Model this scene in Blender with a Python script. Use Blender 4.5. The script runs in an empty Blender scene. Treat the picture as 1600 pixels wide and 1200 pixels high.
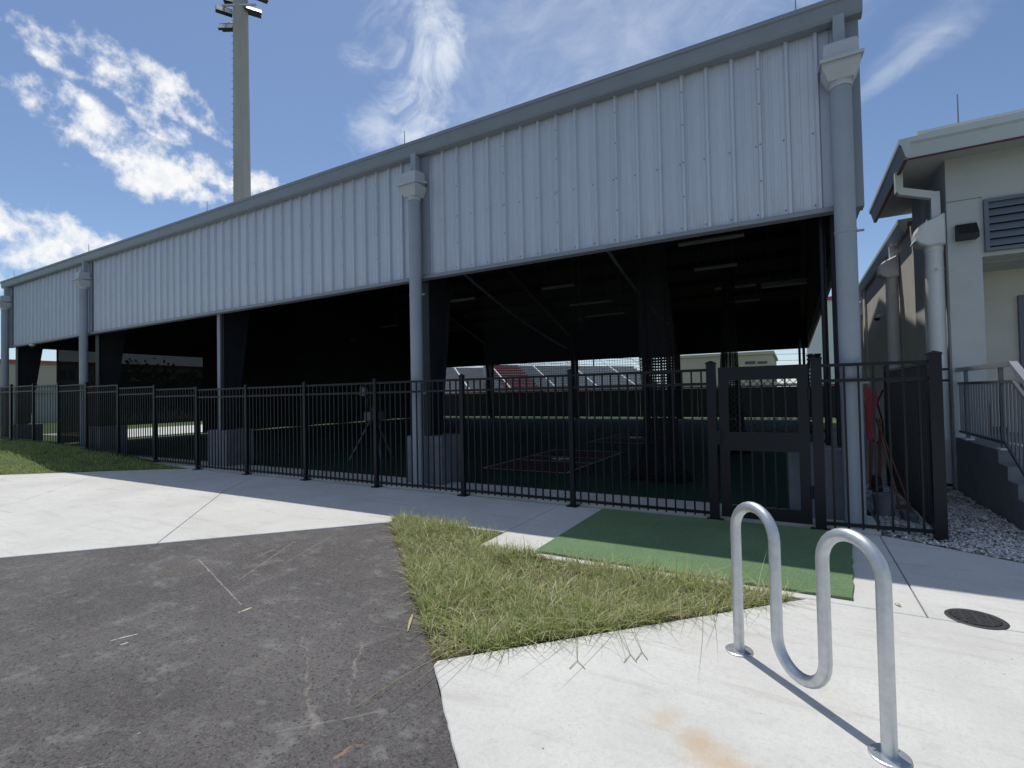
import bpy, math, random
import numpy as np
from mathutils import Vector, Matrix, noise as mnoise
random.seed(7); rng = np.random.default_rng(7)
sc = bpy.context.scene
COL = sc.collection
# ------------------------------------------------------------------ camera
cd = bpy.data.cameras.new('camera'); cam = bpy.data.objects.new('camera', cd); COL.objects.link(cam)
cd.sensor_fit = 'HORIZONTAL'; cd.sensor_width = 36.0; cd.lens = 784.6 / 1600 * 36.0
cd.clip_start = 0.05; cd.clip_end = 3000
CR = Matrix(((0.871989, 0.028029, 0.488722), (0.489112, -0.008893, -0.872176), (-0.0201, 0.999568, -0.021464)))
CPOS = Vector((0, 0, 1.58))
cam.matrix_world = Matrix.Translation(CPOS) @ CR.to_4x4()
sc.camera = cam
# ------------------------------------------------------------------ light, sky, exposure
SUN_EL = math.radians(68.9)
SUN_H = Vector((-0.695, 0.719))                       # horizontal direction towards the sun
SUN_V = Vector((SUN_H.x * math.cos(SUN_EL), SUN_H.y * math.cos(SUN_EL), math.sin(SUN_EL)))
ld = bpy.data.lights.new('sun', 'SUN'); ld.energy = 2.65; ld.angle = math.radians(0.53); ld.color = (1.0, 0.965, 0.895)
sun = bpy.data.objects.new('sun', ld); COL.objects.link(sun)
sun.rotation_euler = SUN_V.to_track_quat('Z', 'Y').to_euler(); sun.location = (0, 0, 60)
SKY_STRENGTH = 0.095
vs = sc.view_settings
vs.view_transform = 'Standard'; vs.look = 'None'; vs.gamma = 1.0; vs.use_curve_mapping = False; vs.exposure = 0.33

def build_world():
    w = bpy.data.worlds.new('World'); sc.world = w; w.use_nodes = True
    nt = w.node_tree; N = nt.nodes; L = nt.links; N.clear()
    out = N.new('ShaderNodeOutputWorld'); bg = N.new('ShaderNodeBackground'); bg.inputs[1].default_value = SKY_STRENGTH
    L.new(bg.outputs[0], out.inputs[0])
    sky = N.new('ShaderNodeTexSky'); sky.sky_type = 'NISHITA'; sky.sun_disc = False
    sky.sun_elevation = SUN_EL; sky.sun_rotation = math.atan2(SUN_H.x, SUN_H.y)
    sky.air_density = 0.88; sky.dust_density = 0.35; sky.ozone_density = 3.2
    tc = N.new('ShaderNodeTexCoord'); D = tc.outputs['Generated']
    def math_(op, a, b=None, c=None, clamp=False):
        n = N.new('ShaderNodeMath'); n.operation = op; n.use_clamp = clamp
        for i, v in enumerate((a, b, c)):
            if v is None: continue
            if isinstance(v, (int, float)): n.inputs[i].default_value = v
            else: L.new(v, n.inputs[i])
        return n.outputs[0]
    def dot(v):
        n = N.new('ShaderNodeVectorMath'); n.operation = 'DOT_PRODUCT'; L.new(D, n.inputs[0]); n.inputs[1].default_value = v
        return n.outputs['Value']
    def smooth(x, a, b):
        n = N.new('ShaderNodeMapRange'); n.interpolation_type = 'SMOOTHSTEP'; n.inputs[1].default_value = a; n.inputs[2].default_value = b
        L.new(x, n.inputs[0]); return n.outputs[0]
    def comb(x, y, z=0.0):
        n = N.new('ShaderNodeCombineXYZ')
        for i, v in enumerate((x, y, z)):
            if isinstance(v, (int, float)): n.inputs[i].default_value = v
            else: L.new(v, n.inputs[i])
        return n.outputs[0]
    def noise(vec, scale, det=8, rough=0.55, dist=0.0, w=0.0):
        n = N.new('ShaderNodeTexNoise'); o_ = N.new('ShaderNodeVectorMath'); o_.operation = 'ADD'; L.new(vec, o_.inputs[0]); o_.inputs[1].default_value = (w, w * 1.7, -w * 0.6); vec = o_.outputs[0]
        n.inputs['Scale'].default_value = scale; n.inputs['Detail'].default_value = det
        n.inputs['Roughness'].default_value = rough; n.inputs['Distortion'].default_value = dist
        L.new(vec, n.inputs['Vector']); return n.outputs['Fac']
    def tangent(az, el, rot):
        """u, v (radians-ish) around a sky direction: az from +Y towards +X, el above the horizon, rot turns the u axis"""
        az, el, rot = map(math.radians, (az, el, rot))
        c = Vector((math.sin(az) * math.cos(el), math.cos(az) * math.cos(el), math.sin(el)))
        e = Vector((math.cos(az), -math.sin(az), 0)); n = e.cross(c) * -1
        if n.z < 0: n = -n
        u = e * math.cos(rot) + n * math.sin(rot); v = -e * math.sin(rot) + n * math.cos(rot)
        dc = math_('MAXIMUM', dot(c), 0.05)
        return math_('DIVIDE', dot(u), dc), math_('DIVIDE', dot(v), dc)
    def ell(az, el, rot, a, b):
        u, v = tangent(az, el, rot)
        r = math_('ADD', math_('POWER', math_('DIVIDE', u, a), 2.0), math_('POWER', math_('DIVIDE', v, b), 2.0))
        return math_('SUBTRACT', 1.0, r), u, v             # 1 in the middle, 0 on the rim, negative outside
    def vmax(*xs):
        o = xs[0]
        for x in xs[1:]: o = math_('MAXIMUM', o, x)
        return o
    # ---- fair weather cumulus: a few banks in the west, broken by fractal noise
    n1 = noise(D, 11.0, 6, 0.60, 0.0, 1.3); n2 = noise(D, 34.0, 4, 0.6, 0.0, 4.0)
    fb = math_('ADD', math_('MULTIPLY', n1, 0.72), math_('MULTIPLY', n2, 0.38))
    banks = []
    for (az, el, rot, a, b) in CUMULUS: banks.append(math_('MAXIMUM', ell(az, el, rot, a * 1.22, b * 1.35)[0], -1.5))
    cm = vmax(*banks)
    dens = math_('ADD', math_('MULTIPLY', math_('MINIMUM', cm, 0.75), 0.46), math_('MULTIPLY', math_('SUBTRACT', fb, 0.68), 1.4))
    cum = smooth(dens, 0.0, 0.26)
    thick = smooth(dens, 0.08, 0.50)
    # ---- general cover away from the photograph's view: the same kind of scattered cumulus
    dz = math_('MAXIMUM', dot((0, 0, 1)), 0.03)
    flat = comb(math_('DIVIDE', dot((1, 0, 0)), math_('ADD', dz, 0.18)), math_('DIVIDE', dot((0, 1, 0)), math_('ADD', dz, 0.18)))
    g = noise(flat, 1.3, 5, 0.58, 0.0, 7.7)
    inview = smooth(dot(tuple(VIEWDIR)), 0.55, 0.30)        # 0 where the listed clouds already describe the sky
    gen = math_('MULTIPLY', smooth(g, 0.52, 0.64), inview)
    cum = math_('MAXIMUM', cum, gen)
    # ---- cirrus streaks
    warp = N.new('ShaderNodeTexNoise'); warp.inputs['Scale'].default_value = 5.0; warp.inputs['Detail'].default_value = 2; L.new(D, warp.inputs['Vector'])
    wv = N.new('ShaderNodeVectorMath'); wv.operation = 'MULTIPLY_ADD'; L.new(warp.outputs['Color'], wv.inputs[0]); wv.inputs[1].default_value = (0.22, 0.22, 0.22); L.new(D, wv.inputs[2])
    mp = N.new('ShaderNodeMapping'); mp.inputs['Rotation'].default_value = (0, 0.5, 0.9); mp.inputs['Scale'].default_value = (5.0, 13.0, 13.0); L.new(wv.outputs[0], mp.inputs[0])
    nn = noise(mp.outputs[0], 1.0, 6, 0.64, 0.0, 2.4)
    cir = None
    for (az, el, rot, a, b, amt, lo, hi) in CIRRUS:
        e, u, v = ell(az, el, rot, a, b)
        m = math_('MULTIPLY', smooth(math_('ADD', math_('MULTIPLY', e, 0.26), nn), lo, hi), smooth(e, -0.7, 0.4))
        m = math_('MULTIPLY', m, amt)
        cir = m if cir is None else math_('MAXIMUM', cir, m)
    hz = smooth(dot((0, 0, 1)), 0.16, 0.0)
    # ---- compose (values are radiance before the background strength)
    def mix(f, a, b):
        n = N.new('ShaderNodeMix'); n.data_type = 'RGBA'
        if isinstance(f, (int, float)): n.inputs[0].default_value = f
        else: L.new(f, n.inputs[0])
        for k, v in ((6, a), (7, b)):
            if isinstance(v, tuple): n.inputs[k].default_value = (*v, 1)
            else: L.new(v, n.inputs[k])
        return n.outputs[2]
    K = CLOUD_K
    base = mix(math_('MULTIPLY', hz, 0.35), sky.outputs[0], (0.62 * K, 0.74 * K, 0.90 * K))
    base = mix(cir, base, (0.86 * K, 0.92 * K, 1.0 * K))
    ccol = mix(math_('MULTIPLY', thick, smooth(n2, 0.62, 0.40)), (0.98 * K, 0.99 * K, 1.0 * K), (0.70 * K, 0.755 * K, 0.83 * K))
    base = mix(cum, base, ccol)
    L.new(base, bg.inputs[0])
    w.cycles.sampling_method = 'MANUAL'; w.cycles.sample_map_resolution = 512

def azel(x, y):
    d = CR @ Vector((x - 800, 600 - y, -784.6)); d.normalize()
    return math.degrees(math.atan2(d.x, d.y)), math.degrees(math.asin(d.z))
VIEWDIR = (CR @ Vector((0, 0.25, -1))).normalized()
CLOUD_K = 8.2
# az, el (degrees), rotation, half-length, half-width
CUMULUS = [
    (*azel(110, 88), -14, 0.075, 0.030), (*azel(190, 118), -26, 0.10, 0.036), (*azel(280, 150), -30, 0.085, 0.030), (*azel(330, 195), -40, 0.05, 0.020),
    (*azel(120, 175), -14, 0.09, 0.034), (*azel(180, 222), -22, 0.12, 0.045), (*azel(250, 262), -14, 0.13, 0.050), (*azel(355, 285), -14, 0.11, 0.042), (*azel(250, 200), -20, 0.06, 0.020),
    (*azel(30, 375), -12, 0.11, 0.055), (*azel(110, 385), -14, 0.10, 0.038), (*azel(-120, 370), 0, 0.12, 0.08), (*azel(180, 395), -14, 0.06, 0.018),
]
CIRRUS = [
    (*azel(655, 130), 82, 0.26, 0.085, 0.80, 0.55, 0.92), (*azel(635, 35), 15, 0.12, 0.10, 0.70, 0.55, 0.95),
    (*azel(605, 205), 30, 0.12, 0.06, 0.55, 0.55, 0.95),
    (*azel(1010, 5), 20, 0.48, 0.20, 0.42, 0.35, 1.15), (*azel(1400, 105), 28, 0.11, 0.018, 0.40, 0.40, 1.0),
    (*azel(1480, 30), 24, 0.16, 0.035, 0.25, 0.45, 1.0),
]
build_world()
sc.cycles.max_bounces = 6; sc.cycles.diffuse_bounces = 4; sc.cycles.glossy_bounces = 3; sc.cycles.transparent_max_bounces = 10

# ------------------------------------------------------------------ materials
def mat(name, col, rough=0.6, metal=0.0, var=0.0, vscale=4.0, bump=0.0, bscale=60.0, spec=0.5, col2=None, island=0.0, streak=0.0):
    m = bpy.data.materials.new(name); m.use_nodes = True
    nt = m.node_tree; N = nt.nodes; L = nt.links
    b = N['Principled BSDF']; b.inputs['Roughness'].default_value = rough; b.inputs['Metallic'].default_value = metal
    b.inputs['Specular IOR Level'].default_value = spec
    b.inputs['Base Color'].default_value = (*col, 1)
    tc = N.new('ShaderNodeTexCoord'); P = tc.outputs['Object']
    out = None
    if var > 0 or col2 or streak:
        n = N.new('ShaderNodeTexNoise'); n.inputs['Scale'].default_value = vscale; n.inputs['Detail'].default_value = 7; n.inputs['Roughness'].default_value = 0.62
        if streak:
            mp = N.new('ShaderNodeMapping'); mp.inputs['Scale'].default_value = (1, 1, streak); L.new(P, mp.inputs[0]); L.new(mp.outputs[0], n.inputs['Vector'])
        else: L.new(P, n.inputs['Vector'])
        r = N.new('ShaderNodeMapRange'); r.inputs[1].default_value = 0.3; r.inputs[2].default_value = 0.7; L.new(n.outputs['Fac'], r.inputs[0])
        mx = N.new('ShaderNodeMix'); mx.data_type = 'RGBA'; L.new(r.outputs[0], mx.inputs[0])
        c2 = col2 if col2 else tuple(c * (1 + var) for c in col)
        c1 = col if col2 else tuple(c * (1 - var) for c in col)
        mx.inputs[6].default_value = (*c1, 1); mx.inputs[7].default_value = (*c2, 1)
        out = mx.outputs[2]
    if island:
        g = N.new('ShaderNodeNewGeometry'); h = N.new('ShaderNodeHueSaturation')
        rr = N.new('ShaderNodeMapRange'); rr.inputs[3].default_value = 1 - island; rr.inputs[4].default_value = 1 + island
        L.new(g.outputs['Random Per Island'], rr.inputs[0]); L.new(rr.outputs[0], h.inputs['Value'])
        if out: L.new(out, h.inputs['Color'])
        else: h.inputs['Color'].default_value = (*col, 1)
        out = h.outputs[0]
    if out: L.new(out, b.inputs['Base Color'])
    if bump > 0:
        n = N.new('ShaderNodeTexNoise'); n.inputs['Scale'].default_value = bscale; n.inputs['Detail'].default_value = 5; L.new(P, n.inputs['Vector'])
        bp = N.new('ShaderNodeBump'); bp.inputs['Strength'].default_value = min(1, bump); bp.inputs['Distance'].default_value = 0.01
        L.new(n.outputs['Fac'], bp.inputs['Height']); L.new(bp.outputs[0], b.inputs['Normal'])
    return m

class NT:
    """small node helper for the ground materials"""
    def __init__(s, name):
        s.m = bpy.data.materials.new(name); s.m.use_nodes = True
        s.N = s.m.node_tree.nodes; s.L = s.m.node_tree.links; s.b = s.N['Principled BSDF']
        s.P = s.N.new('ShaderNodeTexCoord').outputs['Object']
    def _in(s, sock, v):
        if isinstance(v, (int, float)): sock.default_value = v
        elif isinstance(v, tuple): sock.default_value = v if len(v) == len(sock.default_value) else (*v, 1)
        else: s.L.new(v, sock)
    def math(s, op, a, b=0.0, clamp=False):
        n = s.N.new('ShaderNodeMath'); n.operation = op; n.use_clamp = clamp; s._in(n.inputs[0], a); s._in(n.inputs[1], b); return n.outputs[0]
    def vm(s, op, a, b=None):
        n = s.N.new('ShaderNodeVectorMath'); n.operation = op; s._in(n.inputs[0], a)
        if b is not None: s._in(n.inputs[1], b)
        return n.outputs['Value'] if op in ('DOT_PRODUCT', 'LENGTH', 'DISTANCE') else n.outputs[0]
    def scale(s, v, f):
        n = s.N.new('ShaderNodeVectorMath'); n.operation = 'SCALE'; s._in(n.inputs[0], v); s._in(n.inputs['Scale'], f); return n.outputs[0]
    def rng(s, x, a, b, c=0.0, d=1.0, smooth=True):
        n = s.N.new('ShaderNodeMapRange'); n.interpolation_type = 'SMOOTHSTEP' if smooth else 'LINEAR'
        s._in(n.inputs[0], x)
        for i, v in enumerate((a, b, c, d)): n.inputs[i + 1].default_value = v
        return n.outputs[0]
    def noise(s, scale, det=6, rough=0.6, vec=None, dist=0.0):
        n = s.N.new('ShaderNodeTexNoise'); n.inputs['Scale'].default_value = scale; n.inputs['Detail'].default_value = det
        n.inputs['Roughness'].default_value = rough; n.inputs['Distortion'].default_value = dist
        s.L.new(vec if vec is not None else s.P, n.inputs['Vector']); return n.outputs['Fac']
    def voro(s, scale, vec=None, out='Distance'):
        n = s.N.new('ShaderNodeTexVoronoi'); n.inputs['Scale'].default_value = scale
        s.L.new(vec if vec is not None else s.P, n.inputs['Vector']); return n.outputs[out]
    def mapping(s, sc_=(1, 1, 1), rz=0.0):
        n = s.N.new('ShaderNodeMapping'); n.inputs['Scale'].default_value = sc_; n.inputs['Rotation'].default_value = (0, 0, rz)
        s.L.new(s.P, n.inputs[0]); return n.outputs[0]
    def mix(s, f, a, b):
        n = s.N.new('ShaderNodeMix'); n.data_type = 'RGBA'; s._in(n.inputs[0], f); s._in(n.inputs[6], a); s._in(n.inputs[7], b); return n.outputs[2]
    def segment(s, a, b, w, vec):
        A = Vector((a[0], a[1], 0)); B = Vector((b[0], b[1], 0)); ba = B - A
        pa = s.vm('SUBTRACT', vec, tuple(A))
        h = s.math('DIVIDE', s.vm('DOT_PRODUCT', pa, tuple(ba)), ba.length_squared, clamp=True)
        d = s.vm('DISTANCE', pa, s.scale(tuple(ba), h))
        return s.rng(d, w, w * 0.3)
    def flatP(s):
        return s.vm('MULTIPLY', s.P, (1.0, 1.0, 0.0))
    def bump(s, h, strength, dist=0.01):
        n = s.N.new('ShaderNodeBump'); n.inputs['Strength'].default_value = strength; n.inputs['Distance'].default_value = dist
        s.L.new(h, n.inputs['Height']); s.L.new(n.outputs[0], s.b.inputs['Normal'])

def G(x, y, z=0.0):
    d = CR @ Vector((x - 800, 600 - y, -784.6)); t = (z - CPOS.z) / d.z
    return CPOS + d * t

def concrete_material():
    k = NT('concrete_paving')
    fp = k.flatP()
    big = k.noise(0.9, 6, 0.6); mid = k.noise(5.0, 8, 0.65); fine = k.noise(90.0, 4, 0.6)
    c = k.mix(k.rng(big, 0.3, 0.7), (0.575, 0.57, 0.535), (0.675, 0.67, 0.635))
    c = k.mix(k.math('MULTIPLY', k.rng(mid, 0.52, 0.75), 0.42), c, (0.44, 0.43, 0.40))
    c = k.mix(k.math('MULTIPLY', k.rng(fine, 0.45, 0.75), 0.34), c, (0.40, 0.395, 0.38))
    st = k.noise(1.0, 7, 0.65, k.mapping((0.9, 7.0, 1), math.radians(38)), 0.4)       # drag marks of dirt
    c = k.mix(k.math('MULTIPLY', k.rng(st, 0.52, 0.72), 0.42), c, (0.38, 0.36, 0.31))
    c = k.mix(k.math('MULTIPLY', k.rng(k.noise(32.0, 5, 0.7), 0.42, 0.72), 0.38), c, (0.45, 0.445, 0.43))
    c = k.mix(k.math('MULTIPLY', k.rng(k.noise(13.0, 6, 0.7), 0.58, 0.72), 0.30), c, (0.36, 0.345, 0.31))
    sp = k.voro(7.0); spm = k.noise(2.1, 2)
    c = k.mix(k.math('MULTIPLY', k.rng(sp, 0.055, 0.02), k.rng(spm, 0.45, 0.55)), c, (0.10, 0.095, 0.085))
    sp2 = k.voro(23.0)
    c = k.mix(k.math('MULTIPLY', k.math('MULTIPLY', k.rng(sp2, 0.10, 0.04), k.rng(k.noise(3.3, 3), 0.51, 0.62)), 0.85), c, (0.14, 0.12, 0.10))
    # rusty spill beside the rack
    wob = k.noise(4.5, 6, 0.62)
    for (px, py, r) in ((1040, 1122, 0.13), (1085, 1150, 0.13), (1115, 1185, 0.18), (1150, 1215, 0.2)):
        q = G(px, py)
        d = k.vm('DISTANCE', fp, (q.x, q.y, 0.0))
        m = k.rng(k.math('SUBTRACT', k.math('ADD', d, k.math('MULTIPLY', wob, 0.28)), 0.14), r, r * 0.25)
        c = k.mix(k.math('MULTIPLY', m, 0.38), c, (0.50, 0.34, 0.18))
    k.L.new(c, k.b.inputs['Base Color']); k.b.inputs['Roughness'].default_value = 0.85
    k.b.inputs['Specular IOR Level'].default_value = 0.3
    broom = k.noise(1.0, 3, 0.5, k.mapping((6, 240, 1), math.radians(-45)))
    k.bump(k.math('ADD', k.math('MULTIPLY', broom, 0.5), fine), 0.25, 0.004)
    return k.m

def asphalt_material():
    k = NT('asphalt')
    fp = k.flatP()
    ag = k.voro(120.0); ag2 = k.noise(85.0, 4, 0.75); big = k.noise(0.8, 7, 0.62); mid = k.noise(4.0, 8, 0.68)
    c = k.mix(k.rng(big, 0.32, 0.68), (0.080, 0.073, 0.071), (0.125, 0.116, 0.113))
    c = k.mix(k.math('MULTIPLY', k.rng(ag2, 0.48, 0.72), 0.75), c, (0.205, 0.195, 0.19))
    c = k.mix(k.math('MULTIPLY', k.rng(ag2, 0.45, 0.28), 0.85), c, (0.026, 0.025, 0.026))
    c = k.mix(k.math('MULTIPLY', k.rng(mid, 0.50, 0.74), 0.55), c, (0.285, 0.275, 0.265))      # dusty scuffs
    c = k.mix(k.math('MULTIPLY', k.rng(k.noise(1.0, 6, 0.6, k.mapping((0.8, 5, 1), math.radians(-20))), 0.48, 0.70), 0.42), c, (0.075, 0.070, 0.068))
    c = k.mix(k.math('MULTIPLY', k.rng(k.noise(1.7, 5, 0.6, None, 0.8), 0.6, 0.75), 0.35), c, (0.16, 0.125, 0.095))
    c = k.mix(k.math('MULTIPLY', k.rng(k.noise(38.0, 4, 0.7), 0.52, 0.70), 0.45), c, (0.215, 0.205, 0.20))
    c = k.mix(k.math('MULTIPLY', k.rng(k.noise(46.0, 3, 0.7), 0.47, 0.33), 0.75), c, (0.026, 0.025, 0.025))
    prints = k.voro(5.5, k.mapping((1, 2.1, 1), 0.5)); pm = k.noise(2.6, 2)
    c = k.mix(k.math('MULTIPLY', k.math('MULTIPLY', k.rng(prints, 0.34, 0.12), k.rng(pm, 0.48, 0.62)), 0.42), c, (0.23, 0.225, 0.22))
    wob = k.N.new('ShaderNodeTexNoise'); wob.inputs['Scale'].default_value = 7; wob.inputs['Detail'].default_value = 5; k.L.new(k.P, wob.inputs['Vector'])
    wv = k.vm('ADD', fp, k.scale(k.vm('MULTIPLY', k.vm('SUBTRACT', wob.outputs['Color'], (0.5, 0.5, 0.5)), (1, 1, 0)), 0.02))
    wv2 = k.vm('ADD', fp, k.scale(k.vm('MULTIPLY', k.vm('SUBTRACT', wob.outputs['Color'], (0.5, 0.5, 0.5)), (1, 1, 0)), 0.14))
    brk = k.rng(k.noise(20.0, 5, 0.75), 0.36, 0.60)
    for (a, b, w, amt, col, vv) in (
        ((310, 872), (377, 942), 0.009, 0.7, (0.42, 0.40, 0.35), wv), ((374, 903), (460, 844), 0.011, 0.55, (0.42, 0.38, 0.28), wv),
        ((395, 872), (435, 852), 0.012, 0.5, (0.36, 0.34, 0.30), wv), ((440, 880), (525, 832), 0.016, 0.35, (0.30, 0.28, 0.24), wv),
        ((172, 998), (214, 987), 0.009, 1.0, (0.62, 0.61, 0.58), wv), ((373, 954), (391, 947), 0.012, 1.0, (0.62, 0.62, 0.40), wv),
        ((190, 1003), (198, 1001), 0.010, 1.0, (0.62, 0.61, 0.58), wv), ((210, 1144), (218, 1140), 0.006, 1.0, (0.6, 0.6, 0.58), wv),
        ((100, 1200), (160, 1188), 0.008, 0.7, (0.40, 0.38, 0.35), wv), ((420, 1141), (600, 1106), 0.010, 0.38, (0.36, 0.35, 0.32), wv),
        ((475, 990), (490, 1130), 0.013, 0.42, (0.34, 0.30, 0.26), wv2), ((565, 1000), (540, 1100), 0.011, 0.42, (0.34, 0.32, 0.29), wv2),
        ((530, 1172), (566, 1160), 0.012, 0.7, (0.42, 0.20, 0.12), wv2), ((470, 1182), (480, 1176), 0.012, 0.7, (0.44, 0.24, 0.16), wv2)):
        m = k.segment(G(*a), G(*b), w, vv)
        c = k.mix(k.math('MULTIPLY', k.math('MULTIPLY', m, brk), amt), c, col)
    dots = k.voro(3.2); c = k.mix(k.rng(dots, 0.022, 0.012), c, (0.60, 0.58, 0.53))
    k.L.new(c, k.b.inputs['Base Color']); k.b.inputs['Roughness'].default_value = 0.82; k.b.inputs['Specular IOR Level'].default_value = 0.35
    k.bump(k.math('ADD', ag, k.math('MULTIPLY', ag2, 1.2)), 0.55, 0.006)
    return k.m

def net_material(name, cell, wire, col, au, av, diag=False, frac=None):
    """knotted netting: strings kept, holes transparent; au, av are the object axes of the sheet"""
    k = NT(name)
    u = k.vm('DOT_PRODUCT', k.P, au); v = k.vm('DOT_PRODUCT', k.P, av)
    if diag: u, v = k.math('ADD', u, v), k.math('SUBTRACT', u, v)
    def line(x):
        p = k.math('PINGPONG', x, cell / 2)
        return k.math('LESS_THAN', p, wire / 2)
    m = k.math('MAXIMUM', line(u), line(v))
    if frac is not None:
        m = k.math('MAXIMUM', m, frac)
    tr = k.N.new('ShaderNodeBsdfTransparent'); mx = k.N.new('ShaderNodeMixShader')
    k.L.new(m, mx.inputs[0]); k.L.new(tr.outputs[0], mx.inputs[1]); k.L.new(k.b.outputs[0], mx.inputs[2])
    k.L.new(mx.outputs[0], k.N['Material Output'].inputs['Surface'])
    k.b.inputs['Base Color'].default_value = (*col, 1); k.b.inputs['Roughness'].default_value = 0.9
    return k.m

def screw_siding_material():
    k = NT('galvalume_siding')
    st = k.noise(1.0, 5, 0.6, k.mapping((5, 5, 0.35)))
    c = k.mix(k.rng(st, 0.25, 0.75), (0.515, 0.55, 0.625), (0.565, 0.60, 0.675))
    c = k.mix(k.math('MULTIPLY', k.rng(k.noise(2.2, 6, 0.65), 0.5, 0.75), 0.18), c, (0.34, 0.345, 0.36))
    zz = k.vm('DOT_PRODUCT', k.P, (0.0, 0.0, 1.0))
    c = k.mix(k.math('MULTIPLY', k.math('MULTIPLY', k.rng(zz, 0.55, 0.0), k.rng(k.noise(4.0, 5, 0.65, k.mapping((3, 3, 0.5))), 0.4, 0.7)), 0.30), c, (0.30, 0.29, 0.28))
    k.L.new(c, k.b.inputs['Base Color']); k.b.inputs['Roughness'].default_value = 0.42; k.b.inputs['Metallic'].default_value = 0.15
    k.bump(k.noise(3.0, 3, 0.5, k.mapping((1.2, 1.2, 0.6))), 0.10, 0.02)
    return k.m

def grass_material(name, cols, straw):
    k = NT(name)
    g = k.N.new('ShaderNodeNewGeometry').outputs['Random Per Island']
    r = k.N.new('ShaderNodeValToRGB'); cr = r.color_ramp
    stops = cols + straw
    cr.elements[0].color = (*stops[0], 1); cr.elements[1].color = (*stops[-1], 1); cr.elements[1].position = 1.0
    for i, s_ in enumerate(stops[1:-1]):
        e = cr.elements.new((i + 1) / (len(stops) - 1)); e.color = (*s_, 1)
    k.L.new(g, r.inputs[0])
    n = k.noise(1.6, 5, 0.6)
    c = k.mix(k.math('MULTIPLY', k.rng(n, 0.42, 0.68), 0.45), r.outputs[0], (0.46, 0.43, 0.24))
    k.L.new(c, k.b.inputs['Base Color']); k.b.inputs['Roughness'].default_value = 0.42; k.b.inputs['Specular IOR Level'].default_value = 0.45
    tl = k.N.new('ShaderNodeBsdfTranslucent'); k.L.new(c, tl.inputs[0])
    mx = k.N.new('ShaderNodeMixShader'); mx.inputs[0].default_value = 0.42
    k.L.new(k.b.outputs[0], mx.inputs[1]); k.L.new(tl.outputs[0], mx.inputs[2]); k.L.new(mx.outputs[0], k.N['Material Output'].inputs['Surface'])
    return k.m

def turf_material(name, c1, c2):
    k = NT(name)
    n = k.noise(75, 4, 0.75); b = k.noise(1.2, 5, 0.6)
    c = k.mix(k.rng(n, 0.3, 0.7), c1, c2)
    c = k.mix(k.math('MULTIPLY', k.rng(b, 0.4, 0.7), 0.25), c, tuple(x * 1.35 for x in c2))
    k.L.new(c, k.b.inputs['Base Color']); k.b.inputs['Roughness'].default_value = 0.9; k.b.inputs['Specular IOR Level'].default_value = 0.2
    k.bump(n, 0.8, 0.012); return k.m

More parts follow.
